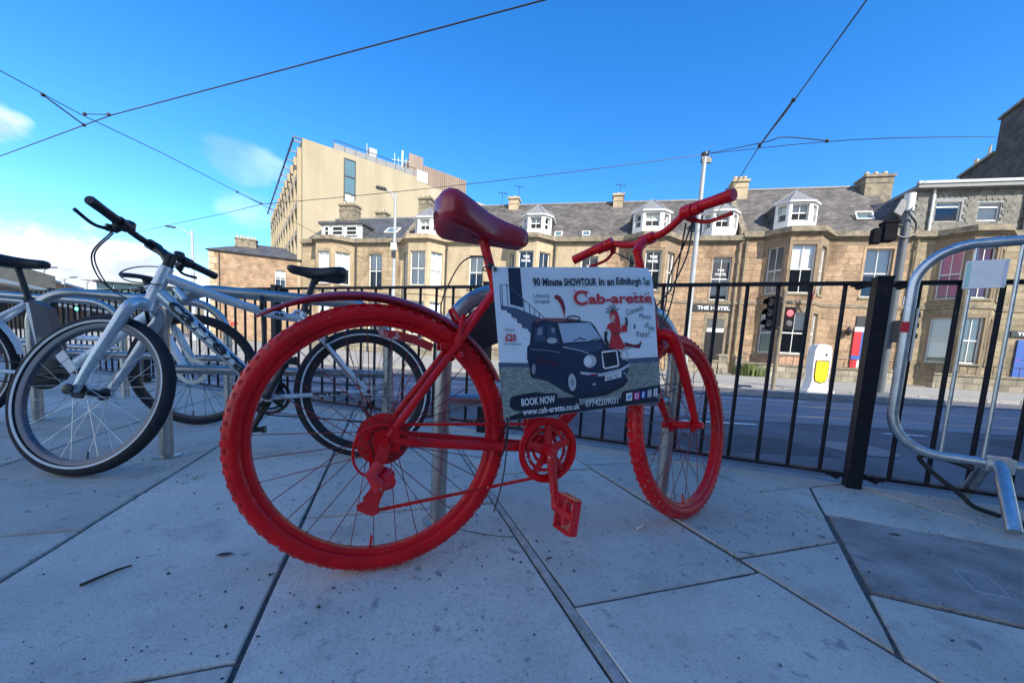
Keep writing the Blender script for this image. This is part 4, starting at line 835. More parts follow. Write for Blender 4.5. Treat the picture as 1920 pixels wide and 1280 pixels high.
# lock cable and rubber foot lying by the barrier
mb = MB(); mb.tube(spline([(1.93, 1.52, .19), (1.86, 1.60, .215), (1.83, 1.64, .20), (1.87, 1.61, .14), (1.93, 1.55, .07), (1.96, 1.52, .03), (2.02, 1.48, .012)], 8), .0095, 8); tag(mb.build('lock_cable', m_blk), 'black lock cable looped round the barrier foot', 'cable')
mb = MB(); mb.ball((2.02, 1.36, .022), .03, 12, (2.2, 1.3, .7)); mb.ball((2.06, 1.37, .024), .026, 12, (1.4, 1.2, .85)); tag(mb.build('rubber_weight', m_twig), 'worn brown rubber lump lying beside the barrier foot', 'rubber foot')

# ------------------------------------------------------------------ bicycles (local x forward, y left, z up; origin at the rear contact point)
def bike_matrix(X, Y, h, lean):
    fw = Vector((math.cos(h), math.sin(h), 0)); lat = Vector((math.sin(h), -math.cos(h), 0)); up = Vector((0, 0, 1))*math.cos(lean)+lat*math.sin(lean); lf = -(lat*math.cos(lean)-Vector((0, 0, 1))*math.sin(lean))
    M = Matrix((fw, lf, up)).transposed().to_4x4(); M.translation = (X, Y, 0); return M
def steer_matrix(S, ax, d):
    S = Vector(S); return Matrix.Translation(S) @ Matrix.Rotation(d, 4, Vector(ax).normalized()) @ Matrix.Translation(-S)
def wheel(root, M, Rr, wt, m_tyre, m_rim, m_sp, rim_in=.27, knobs=0, nsp=32, stripe=None, hub_w=.05, hub_r=.02, hub_mat=None, rim_w=.013, name='wheel'):
    # axis = local y
    ro = Rr-wt*.62
    mb = MB(); mb.lathe([(rim_in, -rim_w*.7), (rim_in+.006, -rim_w), (ro+.008, -rim_w-.001), (ro+.008, -rim_w+.003), (ro-.002, 0), (ro+.008, rim_w-.003), (ro+.008, rim_w+.001), (rim_in+.006, rim_w), (rim_in, rim_w*.7)], (0, 0, 0), (0, 1, 0), 64, closed=True)
    o = mb.build(name, m_rim, root, True, 50, M)
    mb = MB(); prof = []
    hw = wt*.5; rt = Rr-wt*.5
    for k in range(15):
        a = R(-140+280*k/14); prof.append((rt+math.cos(a)*wt*.5, math.sin(a)*hw*1.0))
    mb.lathe(prof, (0, 0, 0), (0, 1, 0), 80, closed=True)
    ty = mb; mb = MB()
    if knobs:
        for k in range(knobs):
            a = 2*math.pi*k/knobs
            for (yy, da, rr_, sz, wz) in ((hw*.74, .5, Rr-.0100, .0062, .0042), (-hw*.74, .5, Rr-.0100, .0062, .0042), (hw*.28, 0, Rr-.0030, .0062, .004), (-hw*.28, 0, Rr-.0030, .0062, .004)):
                th = a+da*2*math.pi/knobs; c = Vector((math.cos(th), 0, math.sin(th))); t_ = Vector((-math.sin(th), 0, math.cos(th))); yv = Vector((0, 1, 0))
                p = c*rr_+yv*yy; vs = []
                for (sa, sb, sc) in ((-1, -1, -1), (1, -1, -1), (1, 1, -1), (-1, 1, -1), (-1, -1, 1), (1, -1, 1), (1, 1, 1), (-1, 1, 1)):
                    vs.append(p+t_*(sa*sz*(1 if sc < 0 else .8))+yv*(sb*wz)+c*(sc*.0024))
                mb.add(vs, [(0, 3, 2, 1), (4, 5, 6, 7), (0, 1, 5, 4), (1, 2, 6, 5), (2, 3, 7, 6), (3, 0, 4, 7)])
    ty.build('tyre', m_tyre, o, True, 50)
    if knobs: tag(mb.build('tread_blocks', m_knob, o, False), kind='stuff')
    if stripe:
        for s_ in (-1, 1):
            mb = MB(); mb.lathe([(rt-wt*.30, s_*(hw*.86)), (rt-wt*.30, s_*(hw*.905)), (rt-wt*.12, s_*(hw*1.02)), (rt-wt*.12, s_*(hw*.96))], (0, 0, 0), (0, 1, 0), 72, closed=True); mb.build('reflective_band', stripe, o)
    mb = MB(); mb.lathe([(.006, -hub_w-.012), (.009, -hub_w-.01), (.009, -hub_w), (hub_r*1.35, -hub_w+.005), (hub_r*1.35, -hub_w+.009), (hub_r*.7, -hub_w+.016), (hub_r*.7, hub_w-.016), (hub_r*1.35, hub_w-.009), (hub_r*1.35, hub_w-.005), (.009, hub_w), (.009, hub_w+.01), (.006, hub_w+.012)], (0, 0, 0), (0, 1, 0), 18); mb.build('hub', hub_mat or m_rim, o)
    yh = hub_w-.007; me = {}
    for s_ in (1, -1):
        for cr in (1, -1):
            a = R(62)*cr; mb = MB(); mb.tube([(math.cos(a)*hub_r*1.25, s_*yh, math.sin(a)*hub_r*1.25), (rim_in+.004, s_*.003, 0)], .00115, 5); me[s_, cr] = mb.mesh('spoke', m_sp)
    for k in range(nsp):
        inst('spoke', me[(1 if k % 2 else -1, 1 if (k//2) % 2 else -1)], o, Matrix.Rotation(2*math.pi*(k+.3)/nsp, 4, 'Y'))
    mb = MB(); mb.tube([(rim_in, .0, 0), (rim_in-.03, 0, 0)], .003, 6); v = mb.build('valve', m_rim if m_rim is m_red else m_blk, o, M=Matrix.Rotation(R(95), 4, 'Y'))
    return o
def saddle_mesh(Ln, wr, wn, drop, th, rear_r=.5):
    # x 0 rear .. Ln nose; top dome, hollow underside
    mb = MB(); ns, nr = 16, 20; rings = []
    for i in range(ns+1):
        u = i/ns; x = Ln*(1-math.cos(math.pi*u))/2
        f = x/Ln
        wdt = wr*(1-f)**1.0*1.0 if False else (wr+(wn-wr)*(1/(1+math.exp(-(f-.42)*11))))
        endr = min(1, math.sqrt(max(0, 1-(1-min(1, f/.16))**2))+.02); endn = min(1, math.sqrt(max(0, 1-(1-min(1, (1-f)/.10))**2))+.02)
        wdt *= min(endr, endn); zc = -drop*(f**1.5)-.012*math.sin(math.pi*f); hh = th*(1.08-.52*f)*max(.35, min(endr, endn))
        ring = []
        for k in range(nr):
            a = 2*math.pi*k/nr; c, s_ = math.cos(a), math.sin(a)
            y = wdt*math.copysign(abs(c)**.85, c); z = zc+(hh*.55*abs(s_)**.8 if s_ >= 0 else -hh*(.75*abs(s_)**.5-.55*max(0, abs(s_)-.7)))
            ring.append((x, y, z))
        rings.append(ring)
    vs = [p for r_ in rings for p in r_]; fs = []
    for i in range(ns):
        for k in range(nr): fs.append((i*nr+k, i*nr+(k+1) % nr, (i+1)*nr+(k+1) % nr, (i+1)*nr+k))
    fs.append(tuple(range(nr-1, -1, -1))); fs.append(tuple(range(ns*nr, (ns+1)*nr)))
    return mb.add(vs, fs)
def sprocket(mb, c, r, teeth, y, t_=.002, hole=.6):
    # toothed ring in the xz plane
    n = teeth*2; o_ = []; i_ = []
    for k in range(n):
        a = 2*math.pi*k/n; rr_ = r if k % 2 else r-.0045
        o_.append((c[0]+math.cos(a)*rr_, c[2]+math.sin(a)*rr_)); i_.append((c[0]+math.cos(a)*r*hole, c[2]+math.sin(a)*r*hole))
    vs = [(p[0], y-t_/2, p[1]) for p in o_]+[(p[0], y-t_/2, p[1]) for p in i_]+[(p[0], y+t_/2, p[1]) for p in o_]+[(p[0], y+t_/2, p[1]) for p in i_]
    fs = []
    for k in range(n):
        j = (k+1) % n; fs += [(k, j, n+j, n+k), (2*n+k, 3*n+k, 3*n+j, 2*n+j), (k, 2*n+k, 2*n+j, j), (n+k, n+j, 3*n+j, 3*n+k)]
    return mb.add(vs, fs)
def chain_run(mb, a, b, pitch=.0127, r=.0042):
    a, b = Vector(a), Vector(b); n = max(2, int((b-a).length/pitch)); d = (b-a).normalized(); up = Vector((0, 1, 0)).cross(d)
    for k in range(n):
        c = a.lerp(b, (k+.5)/n); w_ = .0028 if k % 2 else .0042
        for s_ in (-1, 1):
            vs = [c+d*dx+up*dz+Vector((0, s_*w_+dy, 0)) for dx, dz, dy in ((-.0075, -.003, -.0006), (.0075, -.003, -.0006), (.0075, .003, -.0006), (-.0075, .003, -.0006), (-.0075, -.003, .0006), (.0075, -.003, .0006), (.0075, .003, .0006), (-.0075, .003, .0006))]
            mb.add(vs, [(0, 3, 2, 1), (4, 5, 6, 7), (0, 1, 5, 4), (1, 2, 6, 5), (2, 3, 7, 6), (3, 0, 4, 7)])
        mb.cyl(a.lerp(b, k/n)-Vector((0, .0045, 0)), a.lerp(b, k/n)+Vector((0, .0045, 0)), r, n=6)
def chain_loop(mb, c1, r1, c2, r2, y, low=None):
    # closed loop round the rear sprocket (c1) and the chainring (c2), optionally over a lower pulley
    P = [(c1[0]+math.cos(R(a))*r1, c1[1]+math.sin(R(a))*r1) for a in (180, 150, 120, 95)]+[(c2[0]+math.cos(R(a))*r2, c2[1]+math.sin(R(a))*r2) for a in (90, 60, 30, 0, -30, -60, -90)]+([low] if low else [])+[(c1[0]+math.cos(R(a))*r1, c1[1]+math.sin(R(a))*r1) for a in (270 if not low else 215,)]
    for a, b in zip(P, P[1:]+P[:1]): chain_run(mb, (a[0], y, a[1]), (b[0], y, b[1]))
def pedal(root, T, mt):
    mb = MB(T); mb.cyl((0, 0, 0), (0, -.095, 0), .0075, n=8)
    for s_ in (-1, 1): mb.box((s_*.042-.004, -.092, -.011), (s_*.042+.004, -.015, .011))
    mb.box((-.046, -.098, -.011), (.046, -.09, .011)); mb.box((-.046, -.02, -.011), (.046, -.012, .011)); mb.box((-.03, -.06, -.009), (.03, -.045, .009)); mb.cyl((0, -.02, 0), (0, -.09, 0), .013, n=10)
    for s_ in (-1, 1):
        for k in range(6): mb.box((s_*.042-.005, -.088+k*.0125, .011), (s_*.042+.005, -.082+k*.0125, .016)); mb.box((s_*.042-.005, -.088+k*.0125, -.016), (s_*.042+.005, -.082+k*.0125, -.011))
    return mb.build('pedal', mt, root, False)
def brake_lever(root, M, a, b, c, mt, r=.0065):
    mb = MB(); mb.tube(spline([a, b, c], 6), [r]*12+[r*1.15], 8, flatten=.8); return mb.build('brake_lever', mt, root, M=M)

# --- red bicycle
MR = bike_matrix(-.3114, .9076, .4121, -.0801)
rb = empty('bicycle', M=MR); tag(rb, 'old mountain bicycle painted all over in glossy red, carrying an advertising banner', 'bicycle')
AX = (0, 0, .335); BB = (.450, 0, .288)
wheel(rb, Matrix.Translation(AX), .335, .049, m_red, m_red, m_redsp, rim_in=.280, knobs=66, hub_w=.066, rim_w=.0135)
fr = MB()
fr.tube([BB, (.298, 0, .752)], .0150, 12); fr.tube([(.318, 0, .695), (.858, 0, .752)], .0148, 12); fr.tube([BB, (.875, 0, .675)], .0172, 12); fr.cyl((.845, 0, .795), (.888, 0, .660), .0195, n=14)
fr.cyl((.450, -.036, .288), (.450, .036, .288), .021, n=14)
for s_ in (-1, 1):
    fr.tube([(.012, s_*.068, .335), (.06, s_*.064, .330), (.26, s_*.046, .307), (.43, s_*.028, .290)], [.0085, .0115, .0125, .0120], 10)
    fr.tube([(.008, s_*.066, .345), (.04, s_*.064, .385), (.20, s_*.043, .605), (.296, s_*.016, .735)], [.0085, .0095, .0095, .0085], 10)
    fr.box((-.022, s_*.068-.003, .31), (.035, s_*.068+.003, .36)); fr.cyl((0, s_*.060, .335), (0, s_*.082, .335), .010, n=10)
fr.cyl((.20, -.043, .608), (.20, .043, .608), .006, n=8); fr.tube([(.29, -.05, .735), (.29, .05, .735)], .004, 6); fr.cyl((.312, -.024, .748), (.298, .024, .748), .006, n=6)
fr.cyl((.303, 0, .735), (.296, 0, .757), .0185, n=12)
fr.build('frame', m_red, rb)
mb = MB(); mb.cyl((.299, 0, .742), (.252, 0, .892), .0132, n=14); mb.build('seat_post', m_red, rb)
mb = MB(); mb.cyl((.250, -.03, .893), (.250, .03, .893), .016, n=12); mb.tube([(.17, -.02, .893), (.235, -.024, .888), (.30, -.02, .888), (.345, -.012, .897)], .0038, 6); mb.tube([(.17, .02, .893), (.235, .024, .888), (.30, .02, .888), (.345, .012, .897)], .0038, 6); mb.box((.222, -.02, .870), (.262, .02, .905)); mb.build('seat_clamp', m_redk, rb)
saddle_mesh(.276, .090, .025, .026, .082).build('saddle', m_redk, rb, True, 60, Matrix.Translation((.122, 0, .940)) @ Matrix.Rotation(R(4), 4, 'Y'))
# mudguard
mb = MB(); rows = []
for k in range(25):
    f = k/24; a = R(26+108*f); rr_ = .352+.006*f+.034*max(0, f-.45)**1.4*2.4; hw = .029*min(1, (1-f)*4+.12)
    c = Vector((math.cos(a)*rr_, 0, math.sin(a)*rr_+.335)); nrm = Vector((math.cos(a), 0, math.sin(a)))
    rows.append([c+Vector((0, y*hw, 0))-nrm*(abs(y)**2*.016*min(1, (1-f)*3+.2)) for y in (-1, -.75, -.4, 0, .4, .75, 1)]+[c+Vector((0, y*hw*.95, 0))-nrm*(abs(y)**2*.016*min(1, (1-f)*3+.2)+.0025) for y in (1, .75, .4, 0, -.4, -.75, -1)])
mb.add([p for r_ in rows for p in r_], [(i*14+k, i*14+(k+1) % 14, (i+1)*14+(k+1) % 14, (i+1)*14+k) for i in range(24) for k in range(14)]+[tuple(range(13, -1, -1)), tuple(range(24*14, 25*14))]); mb.build('mudguard', m_redk, rb, True, 60)
mb = MB(); mb.tube([(.20, -.03, .62), (.17, -.015, .675)], .005, 6); mb.tube([(.20, .03, .62), (.17, .015, .675)], .005, 6); mb.cyl((.26, 0, .69), (.235, 0, .655), .006, n=6); mb.build('mudguard_stay', m_red, rb)
# rear brake
mb = MB()
for s_ in (-1, 1):
    mb.tube(spline([(.185, s_*.038, .545), (.178, s_*.046, .585), (.190, s_*.040, .625), (.20, s_*.022, .655)], 5), .0075, 8); mb.cyl((.178, s_*.018, .573), (.178, s_*.052, .573), .008, n=8); mb.box((.140, s_*.022-.007, .563), (.215, s_*.022+.007, .582)); mb.ball((.186, s_*.048, .548), .013, 8)
mb.tube([(.20, -.025, .655), (.20, .025, .655)], .0022, 5); mb.build('rear_brake', m_red, rb)
mb = MB(); q = [(-.018, .602), (.03, .601), (.075, .592), (.118, .574), (.112, .556), (.07, .572), (.03, .580), (-.008, .584)]; mb.ext([(x, -.030, z) for x, z in q], (0, -.012, 0)); mb.cyl((.052, -.040, .583), (.052, -.047, .583), .006, n=8); mb.build('brake_shoe', m_flake, rb, False)
# drivetrain
mb = MB()
for i, (r_, tt) in enumerate(((.058, 28), (.052, 24), (.046, 21), (.040, 18), (.034, 16), (.029, 14))): sprocket(mb, AX, r_, tt, -.030-.0048*i, .0022, .35)
mb.cyl((0, -.026, .335), (0, -.062, .335), .018, n=14); mb.build('cassette', m_redw, rb, False)
mb = MB(); mb.lathe([(.01, 0), (.064, .002), (.064, .0035), (.01, .004)], (0, -.0265, .335), (0, -1, 0), 36); mb.build('spoke_guard', m_redw, rb)
cs = empty  # (kept short)
mb = MB(); sprocket(mb, BB, .086, 42, -.0520, .003, .84); sprocket(mb, BB, .067, 32, -.046, .003, .82); sprocket(mb, BB, .046, 22, -.040, .003, .75)
for k in range(5):
    a = R(92+72*k); c, s_ = math.cos(a), math.sin(a); mb.ext([(BB[0]+c*rr_-s_*ww, -.0535, BB[2]+s_*rr_+c*ww) for rr_, ww in ((.008, -.013), (.072, -.008), (.072, .008), (.008, .013))], (0, -.006, 0)); mb.cyl((BB[0]+c*.068, -.052, BB[2]+s_*.068), (BB[0]+c*.068, -.063, BB[2]+s_*.068), .006, n=8)
ch = mb.build('chainring', m_redw, rb, True, 30)
mb = MB(); mb.lathe([(.0775, 0), (.0925, .0), (.0945, .003), (.0925, .006), (.0775, .006)], (BB[0], -.0555, BB[2]), (0, -1, 0), 48, closed=True); mb.build('chain_guard', m_red, ch)
mb = MB(); mb.cyl((BB[0], -.04, BB[2]), (BB[0], -.082, BB[2]), .0155, n=14); mb.lathe([(.001, 0), (.011, .0), (.011, .004), (.001, .006)], (BB[0], -.082, BB[2]), (0, -1, 0), 12)
pe = Vector((.462, -.088, .133)); mb.tube([(BB[0], -.073, BB[2]), (.454, -.078, .23), tuple(pe)], [.0165, .0135, .0125], 10, flatten=.8); mb.ball(pe, .0145, 10, (1, .8, 1)); mb.build('crank', m_redw, rb)
mb = MB(); mb.cyl((BB[0], .04, BB[2]), (BB[0], .075, BB[2]), .015, n=12); mb.tube([(BB[0], .072, BB[2]), (.438, .084, .443)], [.015, .012], 10, flatten=.7); mb.build('crank', m_red, rb)
pedal(rb, Matrix.Translation((.462, -.092, .133)) @ Matrix.Rotation(R(98), 4, 'Y'), m_redw); pedal(rb, Matrix.Translation((.438, .088, .443)) @ Matrix.Rotation(math.pi, 4, 'Z') @ Matrix.Rotation(R(20), 4, 'Y'), m_red)
mb = MB(); chain_loop(mb, (0, .335), .038, (.45, .288), .075, -.050, (-.022, .165)); mb.build('chain', m_red, rb, False)
mb = MB(); mb.ext([(x, -.072, z) for x, z in ((-.012, .335), (.014, .335), (.006, .29), (-.012, .275), (-.024, .288))], (0, -.006, 0)); mb.tube([(-.008, -.08, .285), (-.028, -.086, .262), (-.012, -.09, .235), (.012, -.088, .24)], [.014, .017, .019, .014], 10); mb.tube([(.012, -.07, .262), (-.005, -.088, .248)], .016, 10); mb.cyl((.008, -.05, .244), (.008, -.098, .244), .017, n=12)
mb.ext([(x, -.064, z) for x, z in ((.016, .252), (.0, .256), (-.045, .196), (-.060, .188), (-.058, .176), (-.024, .158), (-.008, .165), (-.012, .182))], (0, -.003, 0)); mb.ext([(x, -.044, z) for x, z in ((.016, .252), (.0, .256), (-.045, .196), (-.040, .168), (-.024, .158), (-.008, .165), (-.012, .182))], (0, .003, 0))
sprocket(mb, (-.028, 0, .178), .022, 11, -.054, .004, .4); sprocket(mb, (.004, 0, .238), .020, 11, -.054, .004, .4); mb.build('rear_derailleur', m_redw, rb, True, 30)
mb = MB(); mb.tube(spline([(.26, -.05, .30), (.12, -.07, .318), (.05, -.085, .352), (-.01, -.095, .378), (-.06, -.092, .352), (-.068, -.088, .30), (-.052, -.085, .268), (-.032, -.085, .262)], 8), .003, 6); mb.build('gear_cable', m_red, rb)
mb = MB(); mb.tube([(.412, .0, .30), (.405, -.03, .36), (.40, -.045, .372)], .010, 8); mb.ext([(x, -.053, z) for x, z in ((.375, .352), (.41, .380), (.44, .392), (.44, .380), (.41, .366), (.385, .338))], (0, .012, 0)); mb.build('front_derailleur', m_red, rb, True, 30)
# front end
SA = (-.31, 0, .95); SM = steer_matrix((.80, 0, .928), SA, .30)
wheel(rb, SM @ Matrix.Translation((1.058, 0, .335)), .335, .049, m_red, m_red, m_redsp, rim_in=.280, knobs=66, hub_w=.048, rim_w=.0135)
mb = MB(); 
for s_ in (-1, 1):
    mb.tube(spline([(.898, s_*.0, .648), (.900, s_*.030, .652), (.912, s_*.054, .632), (.945, s_*.060, .56), (1.0, s_*.058, .45), (1.035, s_*.054, .38), (1.058, s_*.053, .335)], 5), [.019]*12+[.0185, .018, .0175, .017, .0165, .016, .016, .0155, .015, .0145, .014, .0135, .013, .0125, .012, .0115, .011, .0105, .010], 12)
    mb.cyl((1.058, s_*.044, .335), (1.058, s_*.075, .335), .013, n=10); mb.tube(spline([(.93, s_*.06, .572), (.945, s_*.066, .60), (.925, s_*.05, .648)], 5), .007, 8); mb.box((.94, s_*.026-.006, .590), (1.0, s_*.026+.006, .606))
mb.cyl((.883, 0, .675), (.898, 0, .632), .020, n=14); mb.build('fork', m_red, rb, M=SM)
mb = MB(); mb.cyl((.838, 0, .808), (.798, 0, .932), .0135, n=12); mb.cyl((.846, 0, .794), (.838, 0, .815), .021, n=12); mb.tube([(.800, 0, .922), (.815, 0, .945), (.868, 0, .985)], [.0165, .0165, .0150], 10); mb.cyl((.868, -.024, .985), (.868, .024, .985), .0195, n=12); mb.build('stem', m_red, rb, M=SM)
hbp = [(.868, 0, .985), (.868, -.045, .985), (.868, -.085, .995), (.862, -.125, 1.012), (.852, -.165, 1.018), (.838, -.225, 1.010), (.822, -.292, .995)]
bar_ = [Vector((p[0], -p[1], p[2])) for p in hbp[::-1]]+[Vector(p) for p in hbp[1:]]
mb = MB(); mb.tube(spline(bar_, 4), .0118, 10); mb.build('handlebar', m_red, rb, M=SM)
for s_ in (-1, 1):
    a, b = Vector((.822, s_*.292, .995)), Vector((.851, s_*.172, 1.0175)); mb = MB(); mb.tube([a, a.lerp(b, .02), a.lerp(b, .5), b], [.0165, .0172, .0160, .0168], 14); mb.build('grip', m_red, rb, M=SM)
    c = Vector((.856, s_*.15, 1.017)); d = (b-a).normalized(); mb = MB(); mb.cyl(c-d*.018, c+d*.018, .021, n=14); mb.tube([c+d*.01, c+d*.005+Vector((.02, 0, -.012)), c-d*.005+Vector((.034, 0, -.020))], [.016, .013, .010], 8); mb.cyl(c-d*.045, c-d*.022, .0185, n=14); mb.build('brake_clamp', m_red, rb, M=SM)
    brake_lever(rb, SM, c+Vector((.032, 0, -.018)), c-d*.045+Vector((.048, 0, -.030)), c-d*.12+Vector((.058, 0, -.022)), m_red, .0065)
cb = MB()
for pts in ([(.885, -.15, .998), (.92, -.10, .94), (.93, -.045, .86), (.935, -.02, .76), (.915, .0, .665)], [(.88, -.155, 1.0), (.90, -.12, .90), (.885, -.07, .80), (.86, -.03, .745)], [(.885, .15, .995), (.93, .12, .97), (.945, .05, .90), (.91, .01, .80), (.88, -.02, .73)], [(.88, -.13, .995), (.955, -.06, .88), (.975, -.02, .77), (.95, .01, .68), (.93, .02, .655)]): cb.tube(spline(pts, 7), .0026, 6)
cb.build('control_cable', m_blk, rb, M=SM)

# --- silver bicycle
MC = bike_matrix(-.7046, 1.8253, 3.5939, .170)
sbk = empty('bicycle', M=MC); tag(sbk, 'silver blue mountain bicycle with black tyres, handlebars turned towards the viewer', 'bicycle')
RC = .3225; AX = (0, 0, RC); BB = (.420, 0, .303)
wheel(sbk, Matrix.Translation(AX), RC, .045, m_rub, m_blk, m_spkb, rim_in=.252, knobs=0, stripe=m_refl, hub_w=.066, hub_mat=m_blk)
fr = MB(); fr.tube([BB, (.277, 0, .718)], .0165, 12); fr.tube([(.292, 0, .668), (.42, 0, .682), (.60, 0, .735), (.800, 0, .806)], [.0175, .019, .0205, .021], 14); fr.tube([BB, (.46, 0, .355), (.806, 0, .730)], [.0225, .0265, .0265], 14); fr.cyl((.7895, 0, .845), (.8365, 0, .690), .024, n=16); fr.cyl((.42, -.037, .30), (.42, .037, .30), .023, n=14); fr.tube([(.73, 0, .715), (.76, 0, .76)], .014, 8)
for s_ in (-1, 1):
    fr.tube([(.01, s_*.068, RC), (.22, s_*.056, .308), (.40, s_*.03, .298)], [.0085, .0105, .0115], 10); fr.tube([(.008, s_*.066, RC+.01), (.10, s_*.062, .435), (.22, s_*.042, .590), (.288, s_*.014, .678)], [.0085, .010, .010, .009], 10); fr.box((-.02, s_*.068-.004, RC-.02), (.03, s_*.068+.004, RC+.03))
fr.tube([(.338, 0, .675), (.315, 0, .703), (.282, 0, .703)], .010, 8); fr.build('frame', m_silver, sbk)
_up = Matrix.Translation((.006, 0, .026))
mb = MB(_up); mb.cyl((.277, 0, .69), (.236, 0, .835), .0138, n=12); mb.cyl((.274, 0, .675), (.268, 0, .695), .0205, n=12); mb.tube([(.238, 0, .825), (.225, 0, .845), (.20, 0, .853)], [.016, .017, .012], 10); mb.tube([(.12, .02, .862), (.19, .022, .850), (.26, .02, .852), (.315, .012, .868)], .0036, 6); mb.tube([(.12, -.02, .862), (.19, -.022, .850), (.26, -.02, .852), (.315, -.012, .868)], .0036, 6); mb.build('seat_post', m_blk, sbk)
saddle_mesh(.265, .074, .022, .004, .052).build('saddle', m_blk, sbk, True, 60, Matrix.Translation((.092, 0, .913)))
mb = MB(); sprocket(mb, BB, .085, 42, -.052, .003, .8); sprocket(mb, BB, .064, 32, -.046, .003, .8)
for k in range(4):
    a = R(45+90*k); c, s_ = math.cos(a), math.sin(a); mb.ext([(BB[0]+c*rr_-s_*ww, -.053, BB[2]+s_*rr_+c*ww) for rr_, ww in ((.008, -.012), (.072, -.008), (.072, .008), (.008, .012))], (0, -.005, 0))
mb.build('chainring', m_blk, sbk, True, 30)
for s_, e_ in ((-1, (.42+.075, -.08, .30-.152)), (1, (.42-.075, .08, .30+.152))):
    mb = MB(); mb.cyl((.42, s_*.03, .30), (.42, s_*.076, .30), .015, n=12); mb.tube([(.42, s_*.072, .30), e_], [.0155, .012], 10, flatten=.7); mb.build('crank', m_blk, sbk); pedal(sbk, Matrix.Translation((e_[0], e_[1]+s_*.006, e_[2])) @ (Matrix.Rotation(math.pi, 4, 'Z') if s_ > 0 else Matrix()), m_blk)
mb = MB(); chain_loop(mb, (0, RC), .035, (.42, .30), .083, -.050, (-.02, .17)); mb.build('chain', m_blk, sbk, False)
mb = MB(); [sprocket(mb, AX, .052-.006*i, 26-3*i, -.03-.0048*i, .0022, .3) for i in range(5)]; mb.build('cassette', m_ref, sbk, False)
mb = MB(); mb.tube([(0, -.075, .30), (-.02, -.09, .26), (.005, -.085, .235), (-.02, -.06, .185)], [.012, .016, .014, .01], 8); sprocket(mb, (-.02, 0, .185), .022, 11, -.055, .004, .4); mb.build('rear_derailleur', m_blk, sbk)
mb = MB(); mb.tube(spline([(.19, .045, .53), (.185, .055, .58), (.20, .03, .63)], 5), .007, 8); mb.tube(spline([(.19, -.045, .53), (.185, -.055, .58), (.20, -.03, .63)], 5), .007, 8); mb.build('rear_brake', m_blk, sbk)
SA2 = (-.29, 0, .957); SMC = steer_matrix((.80, 0, .81), SA2, -.47)
fw_ = wheel(sbk, SMC @ Matrix.Translation((1.020, 0, RC)), RC, .045, m_rub, m_rimg, m_spk, rim_in=.262, knobs=0, stripe=m_refl, hub_w=.05, hub_mat=m_blk)
mb = MB(); mb.box((.18, .004, -.018), (.215, .010, .018)); mb.box((.12, .004, -.016), (.225, .008, .016)); mb.build('spoke_reflector', m_refl, fw_, False, M=Matrix.Rotation(R(-48), 4, 'Y'))
mb = MB()
for s_ in (-1, 1): mb.tube(spline([(.842, 0, .674), (.846, s_*.035, .678), (.858, s_*.064, .645), (.905, s_*.066, .55), (.972, s_*.064, .42), (1.020, s_*.056, RC)], 6), [.0225]*12+[.022, .022, .0215, .021, .0205, .020, .0195, .019, .0185, .018, .0175, .017, .0165, .016, .0155, .015, .0145, .014, .0135, .013, .0125, .012, .0115][:19], 12); mb.cyl((1.020, s_*.045, RC), (1.020, s_*.078, RC), .012, n=10)
mb.cyl((.836, 0, .695), (.845, 0, .655), .0235, n=14); mb.build('fork', m_silver, sbk, M=SMC)
mb = MB(); mb.lathe([(.012, 0), (.02, .004), (.02, .012), (.008, .018)], (1.020, .075, RC), (0, 1, 0), 12); mb.tube([(1.020, .085, RC), (.985, .09, RC-.03), (.955, .086, RC-.035)], .006, 8); mb.build('quick_release', m_blk, sbk, M=SMC)
mb = MB(); 
for s_ in (-1, 1): mb.tube(spline([(.893, s_*.052, .585), (.896, s_*.062, .62), (.882, s_*.03, .672)], 5), .0075, 8); mb.box((.885, s_*.028-.007, .588), (.945, s_*.028+.007, .606))
mb.tube([(.882, -.03, .672), (.882, .03, .672)], .003, 5); mb.build('front_brake', m_blk, sbk, M=SMC)
mb = MB(); mb.cyl((.7895, 0, .843), (.775, 0, .895), .019, n=14); mb.tube([(.781, 0, .872), (.81, 0, .910), (.858, 0, .945)], [.020, .018, .017], 12); mb.cyl((.858, -.022, .946), (.858, .022, .946), .021, n=12); mb.build('stem', m_blk, sbk, M=SMC)
hbp = [(.858, 0, .946), (.858, .05, .946), (.854, .10, .949), (.842, .16, .952), (.830, .22, .952), (.817, .282, .951)]
bar_ = [Vector((p[0], -p[1], p[2])) for p in hbp[::-1]]+[Vector(p) for p in hbp[1:]]
mb = MB(); mb.tube(spline(bar_, 4), .0125, 10); mb.build('handlebar', m_blk, sbk, M=SMC)
for s_ in (-1, 1):
    a, b = Vector((.817, s_*.284, .951)), Vector((.8395, s_*.172, .952)); mb = MB(); mb.tube([a, a.lerp(b, .03), a.lerp(b, .5), b], [.015, .0175, .0165, .0175], 14); mb.build('grip', m_blk, sbk, M=SMC)
    d = (b-a).normalized(); c = b+d*.03; mb = MB(); mb.cyl(c-d*.02, c+d*.02, .022, n=12); mb.tube([c, c+Vector((.03, 0, -.018)), c-d*.02+Vector((.045, 0, -.022))], [.018, .017, .014], 8); mb.tube([c+d*.03, c+d*.03+Vector((.0, 0, .028))], .02, 8); mb.build('shifter', m_blk, sbk, M=SMC)
    brake_lever(sbk, SMC, c+Vector((.04, 0, -.02)), c-d*.05+Vector((.062, 0, -.03)), c-d*.12+Vector((.072, 0, -.016)), m_blk, .007)
cb = MB()
